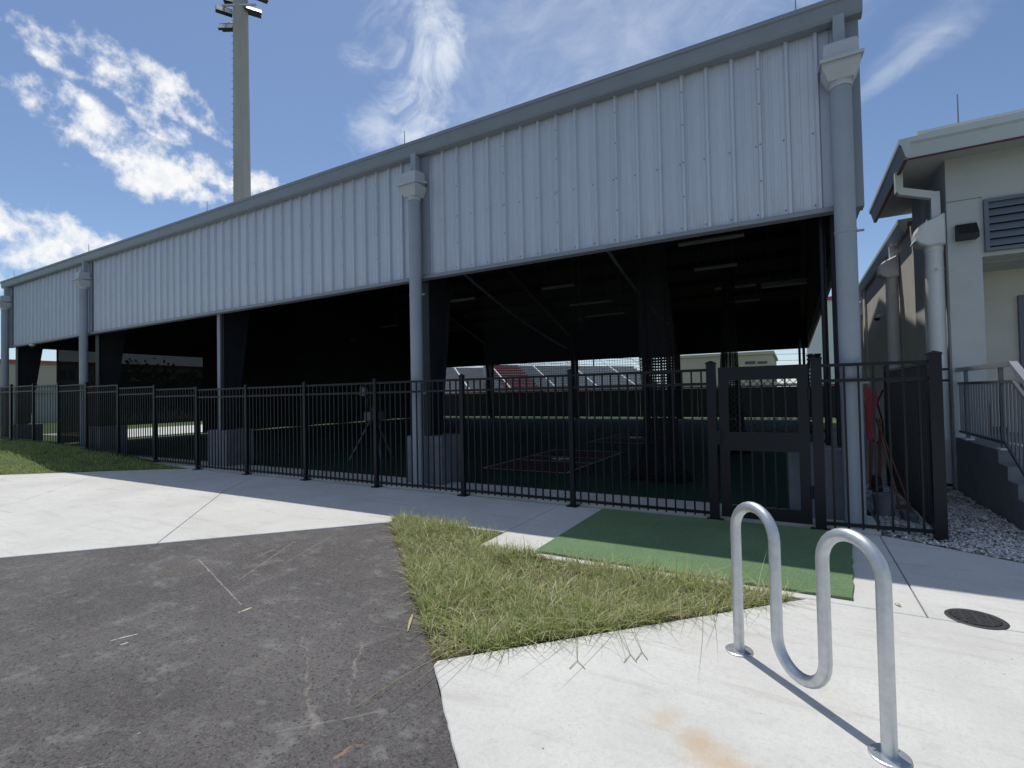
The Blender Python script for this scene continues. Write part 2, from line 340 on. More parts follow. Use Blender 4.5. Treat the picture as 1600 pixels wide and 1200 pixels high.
MT = dict(
    conc=concrete_material(), asphalt=asphalt_material(), siding=screw_siding_material(),
    soil=mat('soil', (0.10, 0.075, 0.05), 0.95, var=0.4, vscale=14, bump=0.8, bscale=60),
    field=mat('field_grass', (0.075, 0.11, 0.03), 0.9, var=0.35, vscale=2.5, bump=0.6, bscale=40),
    trim=mat('grey_trim_paint', (0.235, 0.26, 0.30), 0.45, var=0.06, vscale=3, bump=0.05, bscale=20),
    pipe=mat('downspout_paint', (0.33, 0.365, 0.42), 0.65, var=0.07, vscale=2.5, bump=0.04, bscale=30, spec=0.2),
    head=mat('collector_plastic', (0.50, 0.52, 0.55), 0.5, var=0.05),
    white_pvc=mat('white_pvc', (0.80, 0.81, 0.82), 0.5, var=0.05, vscale=3),
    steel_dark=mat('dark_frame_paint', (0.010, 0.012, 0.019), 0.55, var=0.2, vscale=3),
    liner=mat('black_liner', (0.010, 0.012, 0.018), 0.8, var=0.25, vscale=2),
    roofm=mat('roof_metal', (0.45, 0.46, 0.48), 0.45, metal=0.2),
    fence=mat('black_aluminium', (0.0045, 0.0065, 0.011), 0.42, var=0.15, vscale=6, spec=0.32),
    pier=mat('pier_concrete', (0.20, 0.215, 0.25), 0.85, var=0.15, vscale=5, bump=0.3, bscale=60),
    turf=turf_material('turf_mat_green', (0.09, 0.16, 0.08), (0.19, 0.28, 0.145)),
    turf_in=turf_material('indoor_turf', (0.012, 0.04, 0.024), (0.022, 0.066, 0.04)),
    galv=mat('galvanised_steel', (0.58, 0.60, 0.62), 0.46, metal=0.75, var=0.10, vscale=22, bump=0.05, bscale=90),
    flange=mat('zinc_plate', (0.62, 0.64, 0.66), 0.35, metal=0.8, var=0.1, vscale=30),
    rod=mat('aluminium_rod', (0.30, 0.31, 0.33), 0.5, metal=0.4),
    stucco=mat('grey_stucco', (0.60, 0.61, 0.61), 0.9, var=0.06, vscale=1.5, bump=0.5, bscale=130),
    stucco_w=mat('warm_stucco', (0.70, 0.665, 0.60), 0.9, var=0.08, vscale=1.8, bump=0.5, bscale=120),
    fascia=mat('fascia_metal', (0.60, 0.64, 0.66), 0.5, var=0.04, vscale=3),
    soffit=mat('soffit', (0.55, 0.54, 0.54), 0.8, var=0.05),
    redline=mat('maroon_trim', (0.16, 0.03, 0.05), 0.5),
    louver=mat('louver_paint', (0.16, 0.19, 0.24), 0.5, var=0.05),
    black=mat('matt_black', (0.010, 0.010, 0.012), 0.5),
    rail=mat('anodised_rail', (0.46, 0.48, 0.52), 0.38, metal=0.6, var=0.06),
    rail_d=mat('rail_dark', (0.13, 0.145, 0.17), 0.45, metal=0.3),
    stair=mat('stair_concrete', (0.20, 0.215, 0.235), 0.88, var=0.12, vscale=3, bump=0.4, bscale=70),
    white=mat('white_paint', (0.72, 0.72, 0.70), 0.5, var=0.04),
    door=mat('door_paint', (0.10, 0.11, 0.13), 0.5),
    pole=mat('spun_concrete', (0.44, 0.41, 0.365), 0.85, var=0.16, vscale=1.2, bump=0.3, bscale=30, streak=0.25),
    lens=mat('lamp_lens', (0.70, 0.70, 0.68), 0.25),
    red=mat('red_paint', (0.30, 0.015, 0.035), 0.4, var=0.08),
    wood=mat('wood_handle', (0.22, 0.13, 0.06), 0.7, var=0.2, vscale=12),
    wood_r=mat('red_brown_handle', (0.16, 0.05, 0.03), 0.6),
    rubber=mat('rubber', (0.012, 0.012, 0.012), 0.7),
    clay=mat('clay_mat', (0.075, 0.022, 0.018), 0.95, var=0.2, vscale=30, bump=0.4, bscale=120),
    line=mat('chalk_line', (0.42, 0.40, 0.40), 0.8),
    led=mat('light_diffuser', (0.30, 0.31, 0.33), 0.5),
    grav=mat('white_gravel', (0.52, 0.51, 0.49), 0.85, island=0.40, var=0.08, vscale=30),
    gravbed=mat('gravel_bed', (0.30, 0.29, 0.275), 0.95, var=0.4, vscale=45, bump=1.0, bscale=70),
    iron=mat('cast_iron', (0.055, 0.055, 0.058), 0.6, metal=0.4, var=0.25, vscale=30, bump=0.4, bscale=90),
    pit=mat('drain_pit', (0.008, 0.008, 0.008), 0.9),
    windscreen=mat('windscreen_cloth', (0.022, 0.022, 0.024), 0.9, var=0.3, vscale=1.2),
    bench=mat('bleacher_aluminium', (0.42, 0.43, 0.44), 0.5, metal=0.3, var=0.08),
    benchred=mat('bleacher_red', (0.30, 0.05, 0.05), 0.6, var=0.1),
    beige=mat('beige_wall', (0.48, 0.42, 0.33), 0.9, var=0.05, vscale=0.6),
    redroof=mat('red_band', (0.40, 0.13, 0.09), 0.8),
    glass=mat('dark_glass', (0.03, 0.035, 0.045), 0.15),
    bark=mat('bark', (0.10, 0.075, 0.055), 0.95, var=0.3, vscale=10),
    leaf=mat('leaf', (0.045, 0.085, 0.022), 0.6, island=0.45),
    grass=grass_material('bahia_grass', [(0.16, 0.22, 0.05), (0.36, 0.43, 0.14), (0.52, 0.56, 0.24), (0.30, 0.38, 0.11)], [(0.62, 0.58, 0.35), (0.76, 0.70, 0.50)]),
    lawn=grass_material('lawn_grass', [(0.15, 0.22, 0.04), (0.26, 0.36, 0.08), (0.36, 0.46, 0.11), (0.40, 0.47, 0.14)], [(0.50, 0.50, 0.22)]),
    screen=net_material('mesh_screen', 0.02, 0.01, (0.02, 0.022, 0.028), (0, 1, 0), (0, 0, 1), frac=0.86),
    net=net_material('cage_net', 0.048, 0.0055, (0.010, 0.010, 0.012), (1, 0, 0), (0, 0, 1)),
    netside=net_material('cage_net_side', 0.048, 0.0055, (0.010, 0.010, 0.012), (0, 1, 0), (0, 0, 1)),
    netfold=net_material('cage_net_folded', 0.05, 0.02, (0.010, 0.010, 0.012), (1, 0.6, 0), (0, 0, 1), frac=0.15),
    chain=net_material('chain_link', 0.075, 0.011, (0.012, 0.013, 0.016), (1, 0, 0), (0, 0, 1), diag=True),
)

# ------------------------------------------------------------------ mesh helpers
class MB:
    def __init__(s): s.v = []; s.f = []; s.smooth = []
    def add(s, vs, fs, sm=False):
        o = len(s.v); s.v += [tuple(p) for p in vs]; s.f += [tuple(i + o for i in f) for f in fs]; s.smooth += [sm] * len(fs); return s
    def box(s, x0, x1, y0, y1, z0, z1):
        return s.add([(x0, y0, z0), (x1, y0, z0), (x1, y1, z0), (x0, y1, z0), (x0, y0, z1), (x1, y0, z1), (x1, y1, z1), (x0, y1, z1)],
                     [(3, 2, 1, 0), (4, 5, 6, 7), (0, 1, 5, 4), (1, 2, 6, 5), (2, 3, 7, 6), (3, 0, 4, 7)])
    def bevbox(s, x0, x1, y0, y1, z0, z1, b=0.006):
        """box with chamfered vertical edges and top edge"""
        def ring(z, i): return [(x0 + b + i, y0 + i, z), (x1 - b - i, y0 + i, z), (x1 - i, y0 + b + i, z), (x1 - i, y1 - b - i, z), (x1 - b - i, y1 - i, z), (x0 + b + i, y1 - i, z), (x0 + i, y1 - b - i, z), (x0 + i, y0 + b + i, z)]
        vs = ring(z0, 0) + ring(z1 - b, 0) + ring(z1, b)
        fs = [tuple(range(7, -1, -1)), tuple(range(16, 24))]
        for r in (0, 8):
            for i in range(8): j = (i + 1) % 8; fs.append((r + i, r + j, r + 8 + j, r + 8 + i))
        return s.add(vs, fs)
    def prism(s, poly, axis, a, b):
        """poly: 2-D outline; axis x|y|z is the extrusion axis from a to b"""
        def p3(p, t): return {'x': (t, p[0], p[1]), 'y': (p[0], t, p[1]), 'z': (p[0], p[1], t)}[axis]
        n = len(poly); vs = [p3(p, a) for p in poly] + [p3(p, b) for p in poly]
        fs = [tuple(range(n - 1, -1, -1)), tuple(range(n, 2 * n))] + [(i, (i + 1) % n, n + (i + 1) % n, n + i) for i in range(n)]
        return s.add(vs, fs)
    def tube(s, pts, r, n=10, caps=True, sm=True):
        pts = [Vector(p) for p in pts]; rs = r if isinstance(r, (list, tuple)) else [r] * len(pts)
        vs = []; prev = None
        for i, p in enumerate(pts):
            t = (pts[min(i + 1, len(pts) - 1)] - pts[max(i - 1, 0)]).normalized()
            if prev is None:
                u = t.orthogonal().normalized()
            else:
                u = (prev - t * prev.dot(t)).normalized()
            prev = u; w = t.cross(u)
            vs += [p + (u * math.cos(2 * math.pi * k / n) + w * math.sin(2 * math.pi * k / n)) * rs[i] for k in range(n)]
        fs = []
        for i in range(len(pts) - 1):
            for k in range(n): j = (k + 1) % n; fs.append((i * n + k, i * n + j, (i + 1) * n + j, (i + 1) * n + k))
        s.add(vs, fs, sm)
        if caps:
            s.add(vs[:n], [tuple(range(n - 1, -1, -1))]); s.add(vs[-n:], [tuple(range(n))])
        return s
    def bar(s, a, b, w, h):
        a = Vector(a); b = Vector(b); t = (b - a).normalized(); up = Vector((0, 0, 1)) if abs(t.z) < 0.95 else Vector((0, 1, 0))
        u = t.cross(up).normalized() * w / 2; v = u.cross(t).normalized() * h / 2
        vs = [p + q for p in (a, b) for q in (-u - v, u - v, u + v, -u + v)]
        return s.add(vs, [(3, 2, 1, 0), (4, 5, 6, 7), (0, 1, 5, 4), (1, 2, 6, 5), (2, 3, 7, 6), (3, 0, 4, 7)])
    def build(s, name, m, parent=None, loc=None, fix=True):
        me = bpy.data.meshes.new(name); me.from_pydata(s.v, [], s.f); me.polygons.foreach_set('use_smooth', s.smooth)
        if fix:
            import bmesh
            bm = bmesh.new(); bm.from_mesh(me); bmesh.ops.recalc_face_normals(bm, faces=bm.faces); bm.to_mesh(me); bm.free()
        me.materials.append(MT[m] if isinstance(m, str) else m); me.update()
        return link(name, me, parent, loc)

def link(name, me, parent=None, loc=None):
    o = bpy.data.objects.new(name, me); COL.objects.link(o)
    if parent is not None: o.parent = parent
    if loc is not None: o.location = loc
    return o
def thing(name, label, cat, loc=(0, 0, 0), group=None):
    o = bpy.data.objects.new(name, None); o.empty_display_size = 0.2; COL.objects.link(o); o.location = loc
    return tag(o, label, cat, group)
def tag(o, label=None, cat=None, group=None, kind=None):
    if label: o['label'] = label
    if cat: o['category'] = cat
    if group: o['group'] = group
    if kind: o['kind'] = kind
    return o
def struct(o): o['kind'] = 'structure'; return o

# ------------------------------------------------------------------ ground
def sheet_grid(x0, x1, y0, y1, nx, ny, zf):
    b = MB()
    for j in range(ny + 1):
        for i in range(nx + 1):
            x = x0 + (x1 - x0) * i / nx; y = y0 + (y1 - y0) * j / ny; b.v.append((x, y, zf(x, y)))
    for j in range(ny):
        for i in range(nx):
            a = j * (nx + 1) + i; b.f.append((a, a + 1, a + nx + 2, a + nx + 1)); b.smooth.append(True)
    return b
struct(MB().add([(-1500, -600, -0.10), (1500, -600, -0.10), (1500, 2400, -0.10), (-1500, 2400, -0.10)], [(0, 1, 2, 3)]).build('ground', 'field'))

def wavy(a, b, n, amp):
    """points from a to b (b excluded) with small sideways wander"""
    a = Vector(a); b = Vector(b); d = (b - a); s = Vector((-d.y, d.x)).normalized(); out = []
    for i in range(n):
        t = i / n; p = a + d * t
        if i: p = p + s * ((mnoise.noise(Vector((p.x * 5, p.y * 5, 3))) + 0.6 * mnoise.noise(Vector((p.x * 17, p.y * 17, 9)))) * amp)
        out.append((p.x, p.y))
    return out
APEX = (-4.52, 4.80); EL = (-19.0, -10.4); PADC = (-1.93, 2.40); ER = (PADC[0] + 8.0, PADC[1] - 8.0)
asph = wavy(EL, APEX, 140, 0.010) + wavy(APEX, PADC, 60, 0.016) + [PADC, (ER[0] + 0.04, ER[1] + 0.04), (6.2, -30), (-30, -30)]
struct(MB().prism(asph, 'z', -0.14, -0.014).build('asphalt_road', 'asphalt'))
pav = tag(bpy.data.objects.new('pavement', None), kind='structure'); COL.objects.link(pav)
def slab(poly, z=0.0, g=0.005, th=0.12):
    """a poured slab: outline shrunk a little for its joint, chamfered top edge"""
    n = len(poly); P = [Vector(p) for p in poly]; area = sum(P[i].x * P[(i + 1) % n].y - P[(i + 1) % n].x * P[i].y for i in range(n))
    if area < 0: P.reverse()
    def inset(d):
        o = []
        for i in range(n):
            a, b, c = P[i - 1], P[i], P[(i + 1) % n]
            e1 = (b - a).normalized(); e2 = (c - b).normalized(); n1 = Vector((-e1.y, e1.x)); n2 = Vector((-e2.y, e2.x))
            k = (n1 + n2); k = k / max(0.3, k.dot(n1)) ; o.append(b + k * d)
        return o
    r0, r1 = inset(g), inset(g + 0.006)
    vs = [(p.x, p.y, z - th) for p in r0] + [(p.x, p.y, z - 0.006) for p in r0] + [(p.x, p.y, z) for p in r1]
    fs = [tuple(range(2 * n, 3 * n))]
    for r in (0, n): fs += [(r + i, r + (i + 1) % n, r + n + (i + 1) % n, r + n + i) for i in range(n)]
    return MB().add(vs, fs).build('slab', 'conc', pav, fix=False)
FY = 6.58                                      # fence line
def on_edge(t, a=EL, b=APEX): return (a[0] + (b[0] - a[0]) * t, a[1] + (b[1] - a[1]) * t)
J0 = (-6.26, 2.99); J1 = (-8.75, 5.22); J2 = (-10.3, 6.64)
J0 = on_edge((J0[0] - EL[0]) / (APEX[0] - EL[0]))
slab([APEX, (-4.5, 4.98), (-2.95, 5.02), (-2.95, 6.64), (-9.9, 6.64), J1, J0])                    # strip in front of the fence
K0 = on_edge((-9.6 - EL[0]) / (APEX[0] - EL[0]))
slab([J0, J1, (-9.9, 6.64), (-12.3, 6.64), (-13.05, 6.22), (-13.9, 5.6), (-11.0, 3.2), K0])
slab([K0, (-11.0, 3.2), (-13.9, 5.6), (-19.4, 1.5), (-22, -0.45), (-19, -4.2), (-11.7, 2.62), (-11.1, 2.95), (-10.7, 2.2), on_edge((-11.6 - EL[0]) / (APEX[0] - EL[0]))])
slab([(-2.95, 6.64), (-2.95, 4.40), (-2.28, 4.40), (-2.28, 6.64)])                                # spur beside the turf
slab([(-2.28, 4.40), (0.42, 4.40), (0.76, 4.40), (0.76, 6.64), (-2.28, 6.64)])                       # under the turf
slab([(0.76, 4.40), (5.0, 4.40), (5.0, 5.0), (1.73, 6.10), (0.80, 6.62), (0.76, 6.64)])
slab([(PADC[0] + 0.02, PADC[1] + 0.02), (0.03, 4.40), (5.0, 4.40), (5.0, PADC[1] - 5.0 + PADC[0])] + wavy((5.0, PADC[1] - 5.0 + PADC[0]), PADC, 220, 0.013)[1:])                         # pad that carries the rack
# soil below the grass
GP = [(-4.56, 4.80), (-4.48, 4.98), (-2.95, 5.01), (-2.95, 4.40), (0.03, 4.39), (-1.93, 2.38)]
struct(MB().prism(GP, 'z', -0.13, -0.02).build('soil_bed', 'soil'))

def lawn_z(x, y):
    t = (x + 12.6) / -1.0
    rise = 0.36 * max(0.0, min(1.0, t / 7.0)); rise = rise * (1.0 if t < 7 else 1.0)
    # distance from the pavement edge line (-13.05,6.22)-(-22,-0.45)
    nx, ny = -0.597, 0.802
    d = (x + 13.05) * nx + (y - 6.22) * ny
    k = max(0.0, min(1.0, d / 1.6)); k = k * k * (3 - 2 * k)
    return -0.015 + rise * k if d > -0.05 else -0.2
struct(sheet_grid(-40, -12.2, -6.0, 6.80, 110, 64, lawn_z).build('lawn_ground', 'field'))

def blades(name, pts, hmin, hmax, wid, lean, material, label, cat='grass', seg=3, zf=None):
    n = len(pts); pts = np.asarray(pts)
    h = rng.uniform(hmin, hmax, n) * (0.65 + 0.35 * pts[:, 3] if pts.shape[1] > 3 else 1)
    az = rng.uniform(0, 2 * np.pi, n); wa = az + np.pi / 2 + rng.normal(0, .5, n)
    ln = np.abs(rng.normal(0, lean, n)) + 0.1
    w = wid * rng.uniform(.6, 1.3, n)
    V = np.zeros((n, seg * 2 + 1, 3)); 
    for k in range(seg + 1):
        t = k / seg; out = ln * h * t ** 1.8; up = h * t * (1 - 0.32 * np.minimum(ln, 1.4) * t)
        cx = pts[:, 0] + np.cos(az) * out; cy = pts[:, 1] + np.sin(az) * out; cz = pts[:, 2] + np.maximum(up, 0.004)
        ww = w * (1 - t ** 2 * 0.75) / 2
        if k < seg:
            V[:, 2 * k] = np.stack([cx - np.cos(wa) * ww, cy - np.sin(wa) * ww, cz], 1)
            V[:, 2 * k + 1] = np.stack([cx + np.cos(wa) * ww, cy + np.sin(wa) * ww, cz], 1)
        else: V[:, 2 * k] = np.stack([cx, cy, cz], 1)
    nv = seg * 2 + 1; base = (np.arange(n) * nv)
    quads = np.concatenate([np.stack([base + 2 * k, base + 2 * k + 1, base + 2 * k + 3, base + 2 * k + 2], 1) for k in range(seg - 1)], 1).reshape(-1, 4)
    tris = np.stack([base + 2 * seg - 2, base + 2 * seg - 1, base + 2 * seg], 1)
    me = bpy.data.meshes.new(name)
    me.vertices.add(n * nv); me.vertices.foreach_set('co', V.reshape(-1))
    nl = quads.size + tris.size; me.loops.add(nl); me.loops.foreach_set('vertex_index', np.concatenate([quads.reshape(-1), tris.reshape(-1)]).astype(np.int32))
    npoly = len(quads) + len(tris); me.polygons.add(npoly)
    me.polygons.foreach_set('loop_start', np.concatenate([np.arange(len(quads)) * 4, quads.size + np.arange(len(tris)) * 3]).astype(np.int32))
    me.update(calc_edges=True); me.validate(); me.materials.append(MT[material])
    return tag(link(name, me), label, cat, kind='stuff')
def inside(poly, x, y):
    r = np.zeros(len(x), bool); n = len(poly); j = n - 1
    for i in range(n):
        xi, yi = poly[i]; xj, yj = poly[j]
        c = ((yi > y) != (yj > y)) & (x < (xj - xi) * (y - yi) / (yj - yi + 1e-12) + xi); r ^= c; j = i
    return r
def scatter(poly, n, zf=None):
    p = np.array(poly); x = rng.uniform(p[:, 0].min(), p[:, 0].max(), n * 3); y = rng.uniform(p[:, 1].min(), p[:, 1].max(), n * 3)
    k = inside(poly, x, y); x, y = x[k][:n], y[k][:n]
    z = np.array([zf(a, b) for a, b in zip(x, y)]) if zf else np.full(len(x), -0.02)
    d = np.array([mnoise.noise(Vector((a * 1.4, b * 1.4, 0.3))) + 0.7 * mnoise.noise(Vector((a * 4.1, b * 4.1, 5))) for a, b in zip(x, y)])
    keep = rng.uniform(size=len(x)) < np.clip(0.76 + 1.1 * d, 0.28, 1)
    return np.stack([x, y, z, np.clip(0.5 + d, 0, 1)], 1)[keep]
GPG = [(-4.50, 4.83), (-4.46, 4.96), (-2.98, 4.98), (-2.98, 4.42), (-0.02, 4.37), (-1.94, 2.44)]
blades('grass_patch', scatter(GPG, 36000), 0.04, 0.16, 0.0085, 0.95, 'grass', 'patch of long dry green grass between asphalt and bike rack pad')
blades('grass_stems', scatter(GPG, 6500), 0.12, 0.26, 0.0058, 0.8, 'grass', 'taller arching stems in the grass patch beside the asphalt', seg=5)
edge = []
for i in range(420):
    t = rng.uniform(0, 1); a = (-1.94, 2.45); b = (-0.05, 4.36); edge.append((a[0] + (b[0] - a[0]) * t + rng.normal(0, .02), a[1] + (b[1] - a[1]) * t + rng.normal(0, .02), -0.01, 1.0))
blades('grass_fringe', edge, 0.10, 0.30, 0.0036, 1.5, 'grass', 'straggling grass blades lying over the concrete pad edge', seg=5)
LP = [(-12.75, 6.62), (-13.1, 6.28), (-22, -0.35), (-30, -0.35), (-30, 6.62)]
blades('lawn', scatter(LP, 60000, lawn_z), 0.05, 0.15, 0.011, 0.6, 'lawn', 'mown green lawn rising along the fence at left')
TP = [(-11.75, 2.6), (-11.12, 2.98), (-10.72, 2.25), (-12.4, 0.6), (-16, -2.2), (-16.5, -1.9)]
blades('grass_tuft', scatter(TP, 5000, lambda x, y: -0.02), 0.08, 0.24, 0.005, 0.7, 'grass', 'tuft of grass at the pavement edge by the left frame side')
struct(MB().prism(TP, 'z', -0.13, -0.015).build('soil_strip', 'soil'))

# ------------------------------------------------------------------ covered batting building
XR, XL = 0.72, -24.72; YN, YB = 6.92, 29.90; ZB, ZE = 3.67, 6.02; YM = (YN + YB) / 2
COLS = [0.50, -5.72, -11.95, -18.20, -24.40]
bld = thing('batting_building', 'long open-sided grey metal building with ribbed siding above a black fence', 'building', (-12, 18.4, 0))
bld.location = (0, 0, 0)
def sheet_mesh(h):
    P = 0.305; b = MB(); prof = []
    for k in range(3):
        x = -k * P
        prof += [(x, 0), (x - 0.016, 0), (x - 0.034, 0.044), (x - 0.064, 0.044), (x - 0.084, 0), (x - 0.130, 0), (x - 0.138, 0.006), (x - 0.158, 0.006), (x - 0.166, 0), (x - 0.215, 0), (x - 0.223, 0.006), (x - 0.243, 0.006), (x - 0.251, 0)]
    prof.append((-0.912, 0)); n = len(prof)
    vs = [(x, -d, 0) for x, d in prof] + [(x, -d, h) for x, d in prof] + [(prof[0][0], 0.012, 0), (prof[-1][0], 0.012, 0), (prof[0][0], 0.012, h), (prof[-1][0], 0.012, h)]
    fs = [(i, i + 1, n + i + 1, n + i) for i in range(n - 1)] + [(2 * n, 2 * n + 1, 2 * n + 3, 2 * n + 2)]
    b.add(vs, fs)
    return b
def screw_mesh(h):
    b = MB()
    for zz, spots in ((0.08, ((-0.10, 0), (-0.405, 0), (-0.71, 0))), (h * 0.22, ((-0.049, 0.044),)), (h * 0.43, ((-0.049, 0.044), (-0.10, 0), (-0.405, 0), (-0.71, 0))), (h * 0.66, ((-0.049, 0.044),)), (h * 0.86, ((-0.049, 0.044),))):
        for sx_, dd in spots:
            if 1:
                x = sx_; r = 0.0115; y = -dd - 0.0015
                ring = [(x + r * math.cos(a), y, zz + r * math.sin(a)) for a in (0, 1.05, 2.09, 3.14, 4.19, 5.24)]
                b.add(ring + [(x, y - 0.007, zz)], [(i, (i + 1) % 6, 6) for i in range(6)])
    return b
HS = ZE - 0.17 - ZB
sm = None; nsh = int((XR - XL) / 0.914) + 1
for i in range(nsh):
    x = XR - 0.03 - i * 0.914
    if i == 0:
        o = sheet_mesh(HS).build('siding_sheet', 'siding', bld, (x, YN, ZB)); sm = o.data
        s_ = screw_mesh(HS).build('screw_row', 'louver', o); ss = s_.data; s_['kind'] = 'stuff'
    elif i < nsh - 1 or True:
        o = link('siding_sheet', sm, bld, (x, YN, ZB)); s_ = link('screw_row', ss, o); s_['kind'] = 'stuff'
XL2 = XR - 0.03 - nsh * 0.914
# bottom drip trim, corner trims
MB().prism([(YN - 0.050, ZB - 0.035), (YN - 0.052, ZB + 0.02), (YN - 0.040, ZB + 0.02), (YN + 0.10, ZB + 0.002), (YN + 0.10, ZB - 0.035)], 'x', XL, XR - 0.02).build('bottom_trim', 'trim', bld)
MB().box(XR - 0.11, XR + 0.035, YN - 0.060, YN + 0.12, ZB - 0.037, ZE - 0.15).build('corner_trim', 'trim', bld)
# gutter: box profile with lip
gp = [(YN - 0.02, ZE - 0.24), (YN - 0.150, ZE - 0.235), (YN - 0.165, ZE - 0.20), (YN - 0.185, ZE - 0.06), (YN - 0.205, ZE - 0.05), (YN - 0.205, ZE), (YN - 0.16, ZE + 0.004), (YN - 0.02, ZE + 0.0)]
g_ = MB().prism(gp, 'x', XL - 0.10, XR + 0.07).build('gutter', 'trim', bld)
for x in [XR - 2.6 - 3.05 * k for k in range(8)]:
    MB().prism([(p[0] - 0.003, p[1] - 0.002) for p in gp[1:6]] + [(gp[5][0] + 0.03, gp[5][1] + 0.003), (gp[1][0] + 0.01, gp[1][1] + 0.01)], 'x', x - 0.022, x + 0.022).build('gutter_seam', 'trim', g_)
# roof: two slopes, with thickness
SL = 0.27; ZR = ZE + SL * (YM - YN)
MB().prism([(YN - 0.03, ZE - 0.02), (YM, ZR - 0.02), (YB + 0.03, ZE - 0.02), (YB + 0.03, ZE + 0.06), (YM, ZR + 0.06), (YN - 0.03, ZE + 0.06)], 'x', XL - 0.02, XR + 0.02).build('roof', 'roofm', bld)
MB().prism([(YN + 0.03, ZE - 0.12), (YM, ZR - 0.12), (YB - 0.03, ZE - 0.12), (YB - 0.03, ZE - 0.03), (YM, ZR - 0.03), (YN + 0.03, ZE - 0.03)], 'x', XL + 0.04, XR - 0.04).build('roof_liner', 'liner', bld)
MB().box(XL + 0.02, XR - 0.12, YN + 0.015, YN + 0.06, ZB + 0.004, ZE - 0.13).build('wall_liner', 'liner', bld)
# back wall and end walls (closed above the opening)
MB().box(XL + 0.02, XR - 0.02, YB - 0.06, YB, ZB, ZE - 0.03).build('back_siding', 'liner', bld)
for nm, x0, x1, mm in (('end_siding', XR - 0.035, XR + 0.02, 'trim'), ('end_siding', XL, XL + 0.03, 'siding')):
    MB().prism([(YN + 0.122, ZB - 0.01), (YB - 0.07, ZB - 0.01), (YB - 0.07, ZE - 0.03), (YM, ZR - 0.03), (YN + 0.122, ZE - 0.03)], 'x', x0, x1).build(nm, mm, bld)
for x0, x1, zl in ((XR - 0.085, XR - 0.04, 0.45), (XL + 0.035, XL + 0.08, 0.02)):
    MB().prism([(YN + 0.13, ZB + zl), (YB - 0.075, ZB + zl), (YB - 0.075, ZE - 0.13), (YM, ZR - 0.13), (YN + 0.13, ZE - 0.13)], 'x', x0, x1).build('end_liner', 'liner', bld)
# rigid frames
def frame(x):
    f = bpy.data.objects.new('steel_frame', None); COL.objects.link(f); f.parent = bld; f.location = (x, 0, 0)
    for s in (0, 1):
        def Y(y): return YN + 0.14 + y if s == 0 else YB - 0.14 - y
        zc0 = 0.86 if s == 0 else 0.0; sl = 0.16 if x > 0 and s == 0 else 0.30; kn = 0.30 if x > 0 and s == 0 else 0.86
        col = [(Y(0), zc0), (Y(sl), zc0), (Y(kn), ZE - 0.95), (Y(kn), ZE - 0.16), (Y(0), ZE - 0.26)]
        b = MB().prism(col, 'x', -0.012, 0.012)
        for (p, q) in ((col[0], col[4]), (col[1], col[2])):
            b.bar((0, p[0], p[1]), (0, q[0], q[1]), 0.12 if x > 0 else 0.22, 0.022)
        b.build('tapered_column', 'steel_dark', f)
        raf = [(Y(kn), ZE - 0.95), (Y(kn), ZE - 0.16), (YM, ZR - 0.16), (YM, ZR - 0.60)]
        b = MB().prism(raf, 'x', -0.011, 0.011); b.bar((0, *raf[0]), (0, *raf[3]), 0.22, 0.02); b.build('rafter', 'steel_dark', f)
for x in COLS: frame(x)
for k in range(14):
    y = YN + 1.4 + k * 1.6; z = (ZE + SL * (min(y, 2 * YM - y) - YN)) - 0.15
    MB().prism([(y, z), (y + 0.06, z), (y + 0.06, z - 0.02), (y + 0.02, z - 0.02), (y + 0.02, z - 0.16), (y + 0.07, z - 0.16), (y + 0.07, z - 0.19), (y, z - 0.19)], 'x', XL + 0.1, XR - 0.1).build('purlin', 'steel_dark', bld)
# concrete piers under the columns
for x in COLS:
    for s in (0,):
        y0 = YN + 0.05
        xx = min(x, 0.30) + 0.02
        MB().bevbox(xx - 0.42, xx + 0.36, y0, y0 + 0.70, -0.05, 0.88, 0.02).build('concrete_pier', 'pier', bld)
MB().bevbox(XL - 0.1, XR + 0.06, FY + 0.07, YN + 0.45, -0.1, 0.045, 0.01).build('curb', 'conc', bld)
MB().box(-12.00, -11.90, YN + 0.005 + 0.10, YN + 0.20, 0.0, ZB + 0.3).build('square_post', 'trim', bld)
